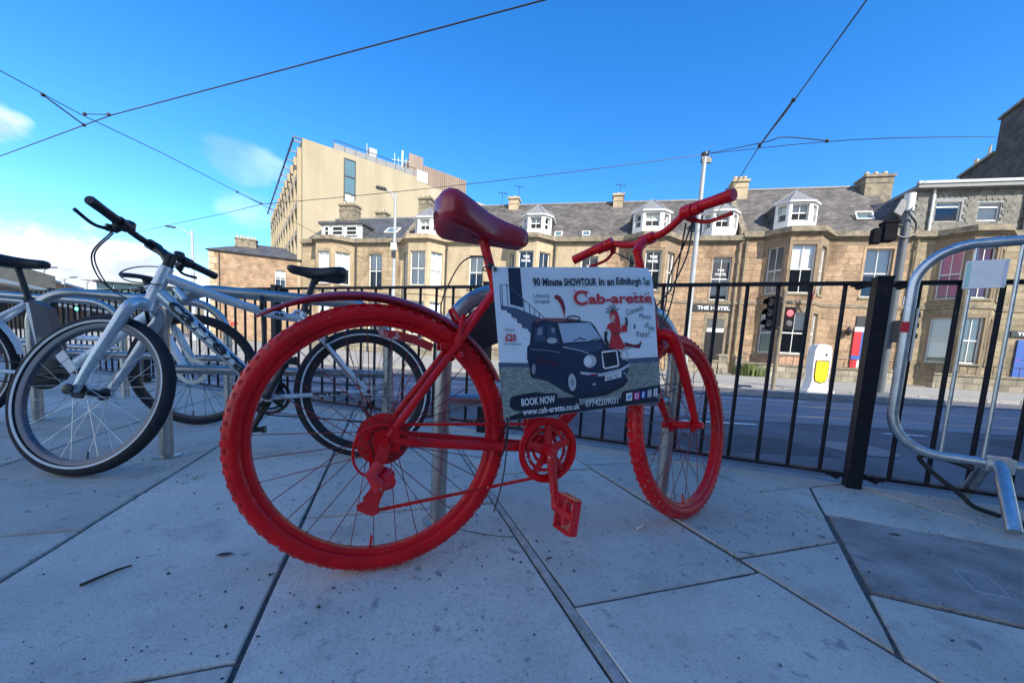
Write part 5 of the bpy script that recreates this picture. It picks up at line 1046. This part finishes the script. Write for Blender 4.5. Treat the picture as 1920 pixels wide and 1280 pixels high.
for pts in ([(.885, .14, .925), (.96, .13, .84), (.97, .08, .76), (.92, .04, .72), (.83, .03, .74)], [(.89, .13, .925), (.985, .1, .85), (.985, .03, .75), (.91, .02, .70), (.882, .02, .672)], [(.885, -.14, .925), (.965, -.06, .89), (.96, .02, .82), (.89, .05, .765), (.77, .03, .75)]): cb.tube(spline(pts, 8), .0027, 6)
cb.build('control_cable', m_blk, sbk, M=SMC)
mb = MB(); mb.tube(spline([(.45, .024, .70), (.445, .05, .715), (.45, .03, .75), (.455, -.03, .75), (.455, -.05, .70), (.45, -.06, .55), (.46, -.03, .50)], 6), .009, 8); mb.build('cable_lock', m_blk, sbk)
def tube_text(root, s, a, b, r, h, mt, side=1, name='frame_lettering'):
    a, b = Vector(a), Vector(b); d = (b-a).normalized(); y = Vector((0, side, 0)); up = y.cross(d) if side > 0 else y.cross(d)
    M = Matrix((d, up, d.cross(up))).transposed().to_4x4(); 
    n = d.cross(up); M.translation = a+n*(r+.0012)-up*h*.36
    o = text_mesh(name, s, h, mt, root, M, .0012, .0, ((b-a).length, h))
    for v in o.data.vertices:          # wrap round the tube
        yy = v.co.y-h*.36; an = yy/r; v.co.y = h*.36+math.sin(an)*(r+.0012); v.co.z = (math.cos(an)-1)*(r+.0012)
    return o
tube_text(sbk, 'carrera', (.770, 0, .690), (.505, 0, .402), .0268, .034, m_txtk)
tube_text(sbk, 'carrera', (.24, .056, .3095), (.09, .063, .3165), .0105, .013, m_txtk)
tube_text(sbk, 'FLR', (.40, .0, .679), (.36, .0, .675), .019, .012, m_txtk)

# --- pale electric bicycle
ME = bike_matrix(-2.95, 1.87, .38, .0)
eb = empty('bicycle', M=ME); tag(eb, 'pale step-through electric bicycle with dark battery box behind the silver bicycle', 'bicycle')
RE = .338; AX = (0, 0, RE); BB = (.445, 0, .295)
wheel(eb, Matrix.Translation(AX), RE, .042, m_rub, m_blk, m_spkb, rim_in=.285, stripe=m_refl, hub_w=.066, hub_mat=m_blk)
fr = MB(); fr.tube([BB, (.385, 0, .69)], .0175, 12); fr.tube([BB, (.55, 0, .35), (.72, 0, .50), (.925, 0, .70)], [.026, .027, .026, .026], 12); fr.tube([(.40, 0, .56), (.55, 0, .50), (.68, 0, .50)], .015, 10); fr.cyl((.885, 0, .82), (.945, 0, .64), .023, n=14)
for s_ in (-1, 1): fr.tube([(.01, s_*.068, RE), (.40, s_*.035, .30)], .0105, 10); fr.tube([(.01, s_*.066, RE+.01), (.30, s_*.03, .60), (.375, s_*.01, .665)], .0105, 10)
fr.build('frame', m_wht2, eb)
mb = MB(); mb.cyl((.388, 0, .68), (.352, 0, .86), .0136, n=12); mb.cyl((.389, 0, .675), (.383, 0, .70), .02, n=12); mb.build('seat_post', m_blk, eb)
saddle_mesh(.265, .088, .026, .012, .06).build('saddle', m_blk, eb, True, 60, Matrix.Translation((.212, 0, .895)))
mb = MB(); mb.ext([(x, -.035, z) for x, z in ((.405, .69), (.47, .655), (.505, .45), (.49, .36), (.455, .33), (.425, .45))], (0, .07, 0)); mb.build('battery_box', m_grb, eb, True, 30)
mb = MB(); mb.ext([(x, -.037, z) for x, z in ((.428, .50), (.495, .47), (.50, .44), (.435, .42))], (0, .074, 0)); mb.build('battery_stripe', m_lead, eb, True, 30)
mb = MB(); mb.lathe([(.03, 0), (.075, .004), (.082, .012), (.05, .02), (.03, .02)], (.455, -.05, .30), (0, -1, 0), 30); mb.cyl((.45, -.05, .30), (.45, .05, .30), .055, n=16); mb.build('motor_cover', m_blk, eb, True, 25)
mb = MB(); mb.tube([(.445, -.075, .295), (.60, -.085, .33)], [.016, .012], 10); mb.cyl((.445, -.04, .295), (.445, -.08, .295), .016); mb.build('crank', m_blk, eb); pedal(eb, Matrix.Translation((.60, -.09, .33)), m_blk)
mb = MB(); mb.tube([(.445, .07, .295), (.29, .085, .26)], [.016, .012], 10); mb.build('crank', m_blk, eb); pedal(eb, Matrix.Translation((.29, .09, .26)) @ Matrix.Rotation(math.pi, 4, 'Z'), m_blk)
mb = MB(); chain_loop(mb, (0, RE), .036, (.445, .295), .06, -.050); mb.build('chain', m_blk, eb, False)
mb = MB(); rows = []
for k in range(19):
    a = R(10+150*k/18); c = Vector((math.cos(a)*.362, 0, math.sin(a)*.362+RE)); n_ = Vector((math.cos(a), 0, math.sin(a))); rows.append([c+Vector((0, y*.027, 0))-n_*(y*y*.012) for y in (-1, -.5, 0, .5, 1)]+[c+Vector((0, y*.025, 0))-n_*(y*y*.012+.002) for y in (1, .5, 0, -.5, -1)])
mb.add([p for r_ in rows for p in r_], [(i*10+k, i*10+(k+1) % 10, (i+1)*10+(k+1) % 10, (i+1)*10+k) for i in range(18) for k in range(10)]); mb.build('mudguard', m_wht2, eb)
SME = steer_matrix((.885, 0, .82), (-.32, 0, .947), -.10)
wf = wheel(eb, SME @ Matrix.Translation((1.095, 0, RE)), RE, .042, m_rub, m_blk, m_spkb, rim_in=.285, stripe=None, hub_w=.05, hub_mat=m_blk)
mb = MB(); mb.lathe([(.055, 0), (.08, 0), (.08, .002), (.055, .002)], (0, -.045, 0), (0, -1, 0), 30, closed=True)
for k in range(6): a = R(60*k); mb.tube([(math.cos(a)*.02, -.046, math.sin(a)*.02), (math.cos(a+.5)*.06, -.046, math.sin(a+.5)*.06)], .004, 5)
mb.build('brake_disc', m_disc, wf)
mb = MB()
for s_ in (-1, 1): mb.tube([(.945, s_*.0, .645), (.952, s_*.055, .64), (.975, s_*.062, .56)], .017, 10); mb.tube([(.97, s_*.062, .58), (1.06, s_*.062, .38), (1.09, s_*.058, RE)], [.022, .021, .014], 12)
mb.build('fork', m_wht2, eb, M=SME)
mb = MB(); mb.cyl((.885, 0, .82), (.870, 0, .86), .017, n=12); mb.tube([(.870, 0, .85), (.90, 0, .86)], .016, 10); mb.build('stem', m_blk, eb, M=SME)
mb = MB(); mb.tube(spline([(.85, -.16, .855), (.87, -.10, .86), (.90, -.05, .86), (.90, .05, .86), (.87, .10, .86), (.85, .16, .855)], 5), .0125, 10); mb.build('handlebar', m_blk, eb, M=SME)

# ------------------------------------------------------------------ advertising banner tied to the red bicycle's frame
BW, BH = .497, .402
def hom(src, dst):
    A = []; b = []
    for (x, y), (u, v) in zip(src, dst): A += [[x, y, 1, 0, 0, 0, -u*x, -u*y], [0, 0, 0, x, y, 1, -v*x, -v*y]]; b += [u, v]
    return np.append(np.linalg.solve(np.array(A, float), np.array(b, float)), 1).reshape(3, 3)
# layout sheet of the artwork: sheet units -> metres on the banner
HQ = hom([(75, 82), (1197, 104), (1282, 1035), (168, 1168)], [(0, BH), (BW, BH), (BW, 0), (0, 0)])
def q(x, y):
    v = HQ @ np.array([x, y, 1.0]); return Vector((v[0]/v[2], v[1]/v[2]))
def warp(s, t):           # slight buckling and a top corner curling back
    u, v = s/BW, t/BH; k = max(0, u+v*.9-1.72)
    return .005*math.sin(math.pi*u)*math.sin(math.pi*v*.8+.4)-.9*k*k*.35+.002*math.sin(7*u+3*v)
bl_ = Matrix(((.9963, 0, -.086, 0), (0, 0, 0, 0), (.086, 0, .9963, 0), (0, 0, 0, 1)))
bxv = Vector((.4954, -.0495, .0508)).normalized(); bzv = Vector((-.0457, .0046, .3998)).normalized(); byv = bxv.cross(bzv).normalized()
BM = Matrix((bxv, bzv, byv)).transposed().to_4x4(); BM.translation = (.2975, -.0880, .3775)
def banner_place(me):
    for v in me.vertices: v.co.z += warp(v.co.x, v.co.y)
mb = MB(); nx, ny = 40, 30
def bpt(i, j, z): 
    s, t = BW*i/nx, BH*j/ny
    return (s, t, z)
vs = [bpt(i, j, z) for z in (0, -.0008) for j in range(ny+1) for i in range(nx+1)]; n1 = (nx+1)*(ny+1); fs = []
for j in range(ny):
    for i in range(nx):
        a = j*(nx+1)+i
        if i == nx-1 and j == ny-1: fs += [(a, a+1, a+nx+1), (n1+a, n1+a+nx+1, n1+a+1)]; continue
        fs += [(a, a+1, a+nx+2, a+nx+1), (n1+a, n1+a+nx+1, n1+a+nx+2, n1+a+1)]
mb.add(vs, fs); m_ban = mat('banner_vinyl', (.72, .78, .84), .45, var=.06, scale=5, spots=[(28, (.12, .15, .2), .70, .72), (6, (.62, .68, .75), .6, .75)])
me = mb.mesh('advertising_banner', m_ban); banner_place(me); ban = bpy.data.objects.new('advertising_banner', me); col.objects.link(ban); ban.matrix_world = MR @ BM
tag(ban, 'pale printed vinyl banner with a black taxi and red lettering, tied to the red bicycle', 'banner')
_lay = [0]
def pm_(name, c, rough=.45): return mat('print_'+name, c, rough, var=.08, scale=9)
pk = pm_('black', (.012, .016, .03)); pnavy = pm_('navy', (.010, .022, .06)); pdk = pm_('ink', (.008, .013, .032)); pred = pm_('red', (.55, .02, .03)); pwht = pm_('white', (.72, .74, .76)); psky = pm_('glass', (.36, .47, .60)); pgry = pm_('grey', (.22, .25, .30)); psk = pm_('skin', (.62, .40, .33)); pdr = pm_('dark_red', (.16, .012, .03)); plt = pm_('highlight', (.45, .52, .60)); pst = pm_('stair', (.07, .10, .17)); pmid = pm_('mid_blue', (.035, .06, .13)); pbl = pm_('icon_blue', (.05, .25, .62)); pfb = pm_('icon_deep_blue', (.02, .07, .45)); pig = pm_('icon_pink', (.55, .06, .25)); pgy2 = pm_('pale_grey', (.45, .47, .5)); proof = pm_('roof_red', (.22, .07, .08))
pcob = bricky('print_cobbles', (.36, .40, .36), (.16, .19, .18), .011, .0062, .0011, .5, .3, axis='xy', bump=0)
def shape(name, pts, mt, smooth_pts=False, raw=False):
    _lay[0] += 1; z = .0006+_lay[0]*.00003
    P = [q(*p) for p in pts] if not raw else [Vector(p) for p in pts]
    bm = bmesh.new(); vv = [bm.verts.new((p.x, p.y, 0)) for p in P]; bm.faces.new(vv); bmesh.ops.triangulate(bm, faces=bm.faces[:])
    for _ in range(5):
        lg = [e for e in bm.edges if e.calc_length() > .03]
        if not lg: break
        bmesh.ops.subdivide_edges(bm, edges=lg, cuts=1); bmesh.ops.triangulate(bm, faces=bm.faces[:])
    bmesh.ops.recalc_face_normals(bm, faces=bm.faces)
    me = bpy.data.meshes.new(name); bm.to_mesh(me); bm.free()
    for v in me.vertices: v.co.z = z
    banner_place(me); me.materials.append(mt); o = bpy.data.objects.new(name, me); col.objects.link(o); o.parent = ban; return o
def strip(name, pts, wd, mt):
    P = [q(*p) for p in pts]; l_, r_ = [], []
    for i, p in enumerate(P):
        t_ = (P[min(i+1, len(P)-1)]-P[max(i-1, 0)]).normalized(); n_ = Vector((-t_.y, t_.x))*wd*.5; l_.append(p+n_); r_.append(p-n_)
    return shape(name, l_+r_[::-1], mt, raw=True)
def ell(cx, cy, rx, ry, n=18, rot=0): return [(cx+rx*math.cos(2*math.pi*k/n)*math.cos(rot)-ry*math.sin(2*math.pi*k/n)*math.sin(rot), cy+rx*math.cos(2*math.pi*k/n)*math.sin(rot)+ry*math.sin(2*math.pi*k/n)*math.cos(rot)) for k in range(n)]
def btxt(s, pl_, pr_, ptop, mt, bold=.0):
    _lay[0] += 1; a, b, t_ = q(*pl_), q(*pr_), q(*ptop); d = (b-a); w_ = d.length; d.normalize(); n_ = Vector((-d.y, d.x)); h = (t_-a).dot(n_)
    o = text_mesh('printed_lettering', s, 1.0, mt, None, Matrix(), bold, 0, (w_, h)); z = .0008+_lay[0]*.00003
    for v in o.data.vertices:
        p = a+d*v.co.x+n_*v.co.y; v.co = (p.x, p.y, z+warp(p.x, p.y))
    o.parent = ban; return o
shape('printed_door', [(188, 90), (275, 92), (297, 366), (205, 342)], pnavy)
shape('printed_stairs', [(138, 348), (245, 366), (430, 442), (440, 520), (345, 542), (325, 512), (290, 506), (285, 478), (255, 470), (250, 440), (215, 430), (210, 405), (185, 400), (180, 382), (142, 380)], pst)
for pts in ([(140, 350), (130, 205), (180, 205), (445, 435)], [(152, 352), (145, 205)], [(190, 356), (178, 208)], [(305, 392), (297, 310)], [(345, 405), (338, 345)], [(380, 425), (375, 378)], [(412, 438), (408, 408)]): strip('printed_handrail', pts, .0022, pst)
shape('printed_cobbles', [(124, 775), (340, 780), (700, 800), (1040, 760), (1263, 745), (1278, 930), (1281, 1000), (700, 1060), (166, 1140)], pcob)
shape('printed_kerb', [(122, 746), (340, 752), (342, 782), (125, 778)], pst); shape('printed_kerb', [(1035, 728), (1261, 716), (1264, 752), (1040, 764)], pst)
shape('printed_band', [(166, 1140), (300, 1100), (640, 1060), (1000, 1010), (1010, 958), (1277, 912), (1282, 1033), (168, 1166)], pdk)
shape('printed_ink_blot', [(205, 1030), (215, 990), (260, 978), (330, 966), (380, 958), (450, 966), (520, 962), (545, 975), (548, 1000), (700, 990), (705, 1050), (560, 1085), (300, 1100), (230, 1085), (207, 1060)], pdk)
shape('printed_shadow', [(345, 800), (600, 960), (720, 1010), (900, 985), (1010, 930), (1050, 880), (1000, 820), (400, 780)], pdk)
shape('printed_taxi_body', [(325, 640), (343, 622), (350, 560), (355, 490), (375, 455), (440, 440), (520, 450), (640, 452), (770, 470), (800, 500), (860, 598), (885, 640), (960, 662), (1000, 690), (1045, 760), (1050, 800), (1010, 890), (985, 905), (880, 950), (760, 965), (690, 985), (600, 955), (470, 880), (380, 860), (345, 790), (325, 720)], pnavy)
shape('printed_taxi_roof', [(380, 452), (445, 438), (520, 440), (640, 445), (700, 458), (540, 470), (440, 452), (385, 470)], proof)
shape('printed_windscreen', [(548, 478), (768, 474), (845, 582), (836, 598), (588, 612)], psky)
shape('printed_side_window', [(385, 505), (448, 480), (450, 605), (370, 602)], pmid); shape('printed_side_window', [(466, 482), (495, 482), (538, 560), (556, 615), (462, 608)], pmid)
shape('printed_reflection', [(398, 515), (430, 500), (432, 555), (396, 560)], pgry); shape('printed_reflection', ell(508, 525, 14, 20), pgry); shape('printed_mirror', ell(500, 597, 36, 20), pgy2)
shape('printed_bonnet', [(592, 628), (848, 606), (872, 655), (770, 690), (700, 672), (600, 648)], pmid)
strip('printed_highlight', [(575, 640), (700, 668), (760, 690)], .0022, plt); strip('printed_highlight', [(345, 655), (470, 665), (560, 680)], .0018, pgry); strip('printed_highlight', [(545, 475), (585, 615)], .003, plt); strip('printed_highlight', [(770, 475), (852, 590)], .0025, pk)
strip('printed_wiper', [(650, 602), (700, 582), (745, 592)], .0025, pk); strip('printed_wiper', [(690, 570), (720, 600)], .002, pk); strip('printed_wiper', [(770, 600), (810, 590), (848, 592)], .003, pk)
shape('printed_grille_surround', [(850, 680), (862, 672), (950, 665), (962, 672), (980, 772), (970, 785), (880, 800), (866, 792)], pwht); shape('printed_grille', [(858, 688), (952, 675), (970, 770), (878, 790)], pdk)
for (cx, cy, rx, ry) in ((772, 742, 46, 46), (1012, 700, 28, 36)): shape('printed_headlamp', ell(cx, cy, rx, ry), pgy2)
shape('printed_headlamp_glass', ell(757, 745, 27, 36), pwht); shape('printed_headlamp_glass', ell(1014, 700, 15, 26), pwht)
for cx, cy in ((762, 700), (1012, 664)):
    for k in range(5): strip('printed_lash', [(cx+(k-2)*12, cy), (cx+(k-2)*22, cy-22)], .0016, pk)
shape('printed_bumper', [(700, 816), (850, 830), (985, 798), (1048, 762), (1050, 780), (990, 820), (850, 850), (712, 834)], plt)
shape('printed_number_plate', [(881, 846), (996, 818), (997, 856), (883, 884)], pwht); btxt('X631 PGT', (892, 876), (988, 853), (889, 852), pk, .02)
shape('printed_wheel', ell(648, 892, 36, 76, rot=-.1), pk); shape('printed_hubcap', ell(648, 890, 28, 62, rot=-.1), pgy2); shape('printed_hub', ell(648, 890, 12, 28), pgry); shape('printed_wheel', ell(370, 800, 24, 60), pk); shape('printed_hubcap', ell(372, 795, 14, 38), pgry)
btxt('Cab-arette', (392, 745), (540, 775), (388, 705), pdr, .0); shape('printed_fog_lamp', ell(806, 905, 12, 7), plt); shape('printed_fog_lamp', ell(1018, 830, 8, 6), plt); shape('printed_indicator', [(770, 836), (830, 830), (832, 845), (772, 850)], pdr)
rg_o, rg_i = ell(648, 447, 46, 19, 20), ell(648, 447, 34, 11, 20); strip('printed_roof_ring', rg_o+[rg_o[0]], .0035, pk)
shape('printed_feather', [(512, 288), (530, 280), (552, 290), (576, 322), (590, 372), (586, 432), (576, 398), (560, 350), (535, 315), (515, 303)], pdr); strip('printed_quill', [(530, 290), (565, 335), (586, 440)], .0018, pred)
# dancer
for dx, dy in ((-45, -38), (-28, -62), (0, -72), (24, -58), (44, -36), (-52, -10)): strip('printed_plume', [(920, 412), (920+dx*.6, 412+dy*.75), (920+dx, 412+dy*.85)], .0028, pk)
shape('printed_hair', [(905, 408), (925, 392), (950, 400), (966, 440), (976, 492), (968, 520), (950, 505), (938, 470), (905, 455), (900, 430)], pred); shape('printed_face', ell(922, 443, 15, 21), psk)
shape('printed_glove', [(866, 540), (888, 535), (884, 585), (905, 635), (885, 642), (866, 600)], pk); shape('printed_glove', [(1008, 442), (1020, 438), (1027, 470), (1028, 500), (1006, 498), (1012, 470)], pk); shape('printed_arm', [(985, 500), (1006, 490), (1026, 500), (1022, 540), (985, 545)], pred)
shape('printed_dress', [(878, 525), (888, 492), (908, 474), (940, 476), (975, 500), (985, 540), (968, 556), (990, 600), (1016, 645), (990, 664), (930, 655), (900, 648), (916, 556), (898, 520)], pred); strip('printed_belt', [(915, 556), (968, 553)], .003, pk)
shape('printed_leg', [(1008, 612), (1078, 632), (1110, 626), (1122, 604), (1130, 622), (1116, 656), (1060, 648), (1012, 640)], pdr)
# lettering
for (s, a, b, t_, mt, bo_) in (('90 Minute', (365, 215), (567, 217), (365, 162), pk, .03), ('SHOWTOUR', (580, 218), (803, 220), (580, 168), pk, .035), ('in an', (820, 220), (926, 221), (820, 170), pk, .03), ('Edinburgh', (940, 216), (1116, 219), (940, 168), pk, .03), ('Taxi', (1130, 220), (1180, 222), (1130, 172), pk, .03), ('Utterly', (367, 298), (480, 300), (367, 270), pk, 0), ('Unique!', (372, 335), (482, 337), (372, 308), pk, 0),
     ('from', (172, 527), (232, 529), (172, 505), pk, 0), ('£20', (168, 595), (246, 597), (168, 545), pred, .03), ('see website', (158, 622), (285, 624), (158, 607), pk, 0), ('Comedy', (1018, 430), (1140, 388), (1010, 392), pk, 0), ('Music', (1108, 448), (1195, 455), (1108, 415), pk, 0), ('Fun', (1152, 515), (1214, 542), (1160, 478), pk, 0), ('Fizz!', (1092, 578), (1184, 576), (1092, 540), pk, 0),
     ('BOOK NOW', (288, 1055), (528, 1030), (285, 1003), pwht, .03), ('www.cab-arette.co.uk', (297, 1120), (706, 1078), (294, 1075), pwht, .02), ('07742209031', (748, 1065), (980, 1040), (746, 1018), pwht, .01)): btxt(s, a, b, t_, mt, bo_)
btxt('C', (648, 350), (742, 352), (648, 252), pred, .025); btxt('ab-arette', (750, 345), (1196, 340), (750, 278), pred, .028)
for cx, cy in ((652, 255), (735, 262), (1062, 280), (1078, 276), (1148, 284), (1168, 278), (1190, 350), (1040, 345)): shape('printed_dot', ell(cx, cy, 6, 6, 8), pred)
strip('printed_swirl', [(735, 300), (722, 275), (738, 262), (748, 275)], .003, pred)
for (x0, x1, y0, y1, mt) in ((1035, 1078, 968, 1026, pwht), (1090, 1130, 961, 1019, pig), (1139, 1175, 955, 1008, pfb), (1185, 1215, 946, 1002, pgy2), (1228, 1254, 938, 996, pwht)): shape('printed_icon', [(x0, y0+4), (x1, y0-2), (x1, y1-4), (x0, y1)], mt)
shape('printed_bird', [(1042, 1000), (1052, 1004), (1046, 985), (1058, 990), (1062, 982), (1070, 982), (1072, 990), (1066, 1004), (1056, 1012), (1044, 1010)], pbl)
shape('printed_icon_mark', ell(1110, 990, 13, 18, 12), pwht); shape('printed_icon_mark', ell(1110, 990, 8, 11, 12), pig); btxt('f', (1148, 1004), (1166, 1002), (1148, 962), pwht, .04); strip('printed_icon_mark', [(1236, 985), (1242, 985), (1242, 950), (1248, 958)], .0025, pk)
for k in range(26): 
    x, y = random.uniform(110, 1180), random.uniform(120, 740); shape('printed_scuff', ell(x, y, random.uniform(2, 7), random.uniform(1.5, 4), 6, random.uniform(0, 3)), pgry)
# eyelets and cable ties
for (x, y) in ((98, 100), (188, 1146), (1268, 996)):
    p = q(x, y); e_ = MB(); e_.lathe([(.0035, 0), (.0075, 0), (.007, .0022), (.0045, .0026)], (p.x, p.y, warp(p.x, p.y)+.0005), (0, 0, 1), 16, closed=True); e_.build('eyelet', m_ref, ban)
def L2B(p): return BM.inverted() @ Vector(p)
tie = MB(); tie.tube([L2B(p) for p in spline([(.262, -.088, .768), (.250, -.06, .785), (.262, .02, .795), (.305, .018, .80), (.318, -.01, .80), (.295, -.04, .790), (.260, -.086, .772)], 5)], .0021, 6); tie.tube([L2B(p) for p in spline([(.256, -.075, .780), (.225, -.08, .800), (.18, -.07, .785), (.150, -.05, .73), (.142, 0, .68), (.16, .03, .62)], 8)], .0019, 6); tie.ball(L2B((.253, -.072, .782)), .009, 8); tie.build('cable_tie', m_blk, ban)
tie = MB(); tie.tube([L2B(p) for p in spline([(.308, -.092, .386), (.305, -.092, .35), (.305, -.07, .29), (.31, -.03, .275), (.31, -.01, .30), (.310, -.086, .378)], 5)], .002, 6); tie.tube([L2B(p) for p in spline([(.309, -.09, .384), (.308, -.088, .31), (.298, -.088, .22), (.275, -.09, .14)], 6)], .0019, 6); tie.build('cable_tie', m_blk, ban)
tie = MB(); tie.tube([L2B(p) for p in spline([(.786, -.142, .446), (.86, -.10, .455), (1.0, -.03, .475), (1.03, .03, .48), (1.0, .08, .47), (.90, -.06, .445), (.787, -.138, .442)], 5)], .0019, 6); tie.build('cable_tie', m_blk, ban)

# ------------------------------------------------------------------ litter and grit
mb = MB(); mb.tube([(-.925, .772, .004), (-.905, .83, .005), (-.893, .852, .004)], [.0035, .003, .0022], 6); tag(mb.build('twig', m_twig), 'thin dark twig lying on the flags at lower left', 'twig')
mb = MB(); mb.cyl((.445, 1.20, .005), (.472, 1.222, .005), .0038, n=8); tag(mb.build('cigarette_end', m_cig), 'white cigarette end beside the red pedal', 'cigarette')
def leaf(x, y, a, s_, lab):
    c, n_ = math.cos(a), math.sin(a); mb = MB(); P = [(-1, 0, 0), (-.4, .32, .12), (.4, .28, .16), (1, 0, .05), (.4, -.28, .16), (-.4, -.32, .12), (0, 0, .02)]
    mb.add([(x+(p[0]*c-p[1]*n_)*s_, y+(p[0]*n_+p[1]*c)*s_, .003+p[2]*s_*.5) for p in P], [(0, 1, 6), (1, 2, 6), (2, 3, 6), (3, 4, 6), (4, 5, 6), (5, 0, 6)]); return tag(mb.build('dead_leaf', m_twig), lab, 'leaf')
leaf(-.72, .92, .25, .022, 'dark dead leaf on the flag left of the red rear wheel'); leaf(.13, .99, .5, .012, 'curled dead leaf below the red pedal'); leaf(1.08, 1.22, 2.2, .014, 'dark dead leaf at the upper edge of the dark cover'); leaf(1.38, 1.27, -.3, .02, 'long dead leaf on the dark cover near the slab edge')
gr = MB()
for k in range(1500):
    if k < 900: x, y = random.uniform(-2.6, 2.6), random.uniform(.35, 2.6)
    else:
        c = random.choice(((.97, 1.42, .12), (-.15, 1.16, .16), (.78, 1.3, .12), (-.28, .93, .12), (-1.52, 1.62, .12), (1.6, 1.75, .2), (.05, 1.0, .2), (.9, 1.9, .4), (-.55, .66, .15))); x, y = random.gauss(c[0], c[2]), random.gauss(c[1], c[2])
    if (Vector((x, y))-FP).dot(FN) > .02: continue
    r_ = random.choice((.0012, .0016, .002, .0026, .0034)) if k % 17 else .005; a = random.uniform(0, 3)
    P = [(math.cos(a+i*2.1)*r_*random.uniform(.7, 1.3), math.sin(a+i*2.1)*r_*random.uniform(.7, 1.3)) for i in range(3)]
    gr.add([(x+P[0][0], y+P[0][1], 0.0005), (x+P[1][0], y+P[1][1], 0.0005), (x+P[2][0], y+P[2][1], 0.0005), (x, y, .001+r_*.8)], [(0, 1, 3), (1, 2, 3), (2, 0, 3)])
tag(gr.build('grit', m_grit, smooth=False), 'scattered grit and specks on the flags', 'grit', kind='stuff')
ms = MB()
for k in range(420):
    c = random.choice((GN*1.615+GM*1.45, GN*1.615+GM*1.35, GN*1.6+GM*.95, GN*1.0+GM*.8, GN*2.2+GM*.9, Vector((-1.55, 1.66)), Vector((1.56, 1.29)), Vector((-1.22, 1.42)))); x, y = c.x+random.gauss(0, .035)*-.324, c.y+random.gauss(0, .035); x += random.gauss(0, .006); h = random.uniform(.002, .007); a = random.uniform(0, 6.3)
    ms.add([(x-.0012, y, -.002), (x+.0012, y, -.002), (x+math.cos(a)*.004, y+math.sin(a)*.004, h)], [(0, 1, 2)])
tag(ms.build('moss', m_leafm, smooth=False), 'moss tufts in the joints between flags', 'moss', kind='stuff')
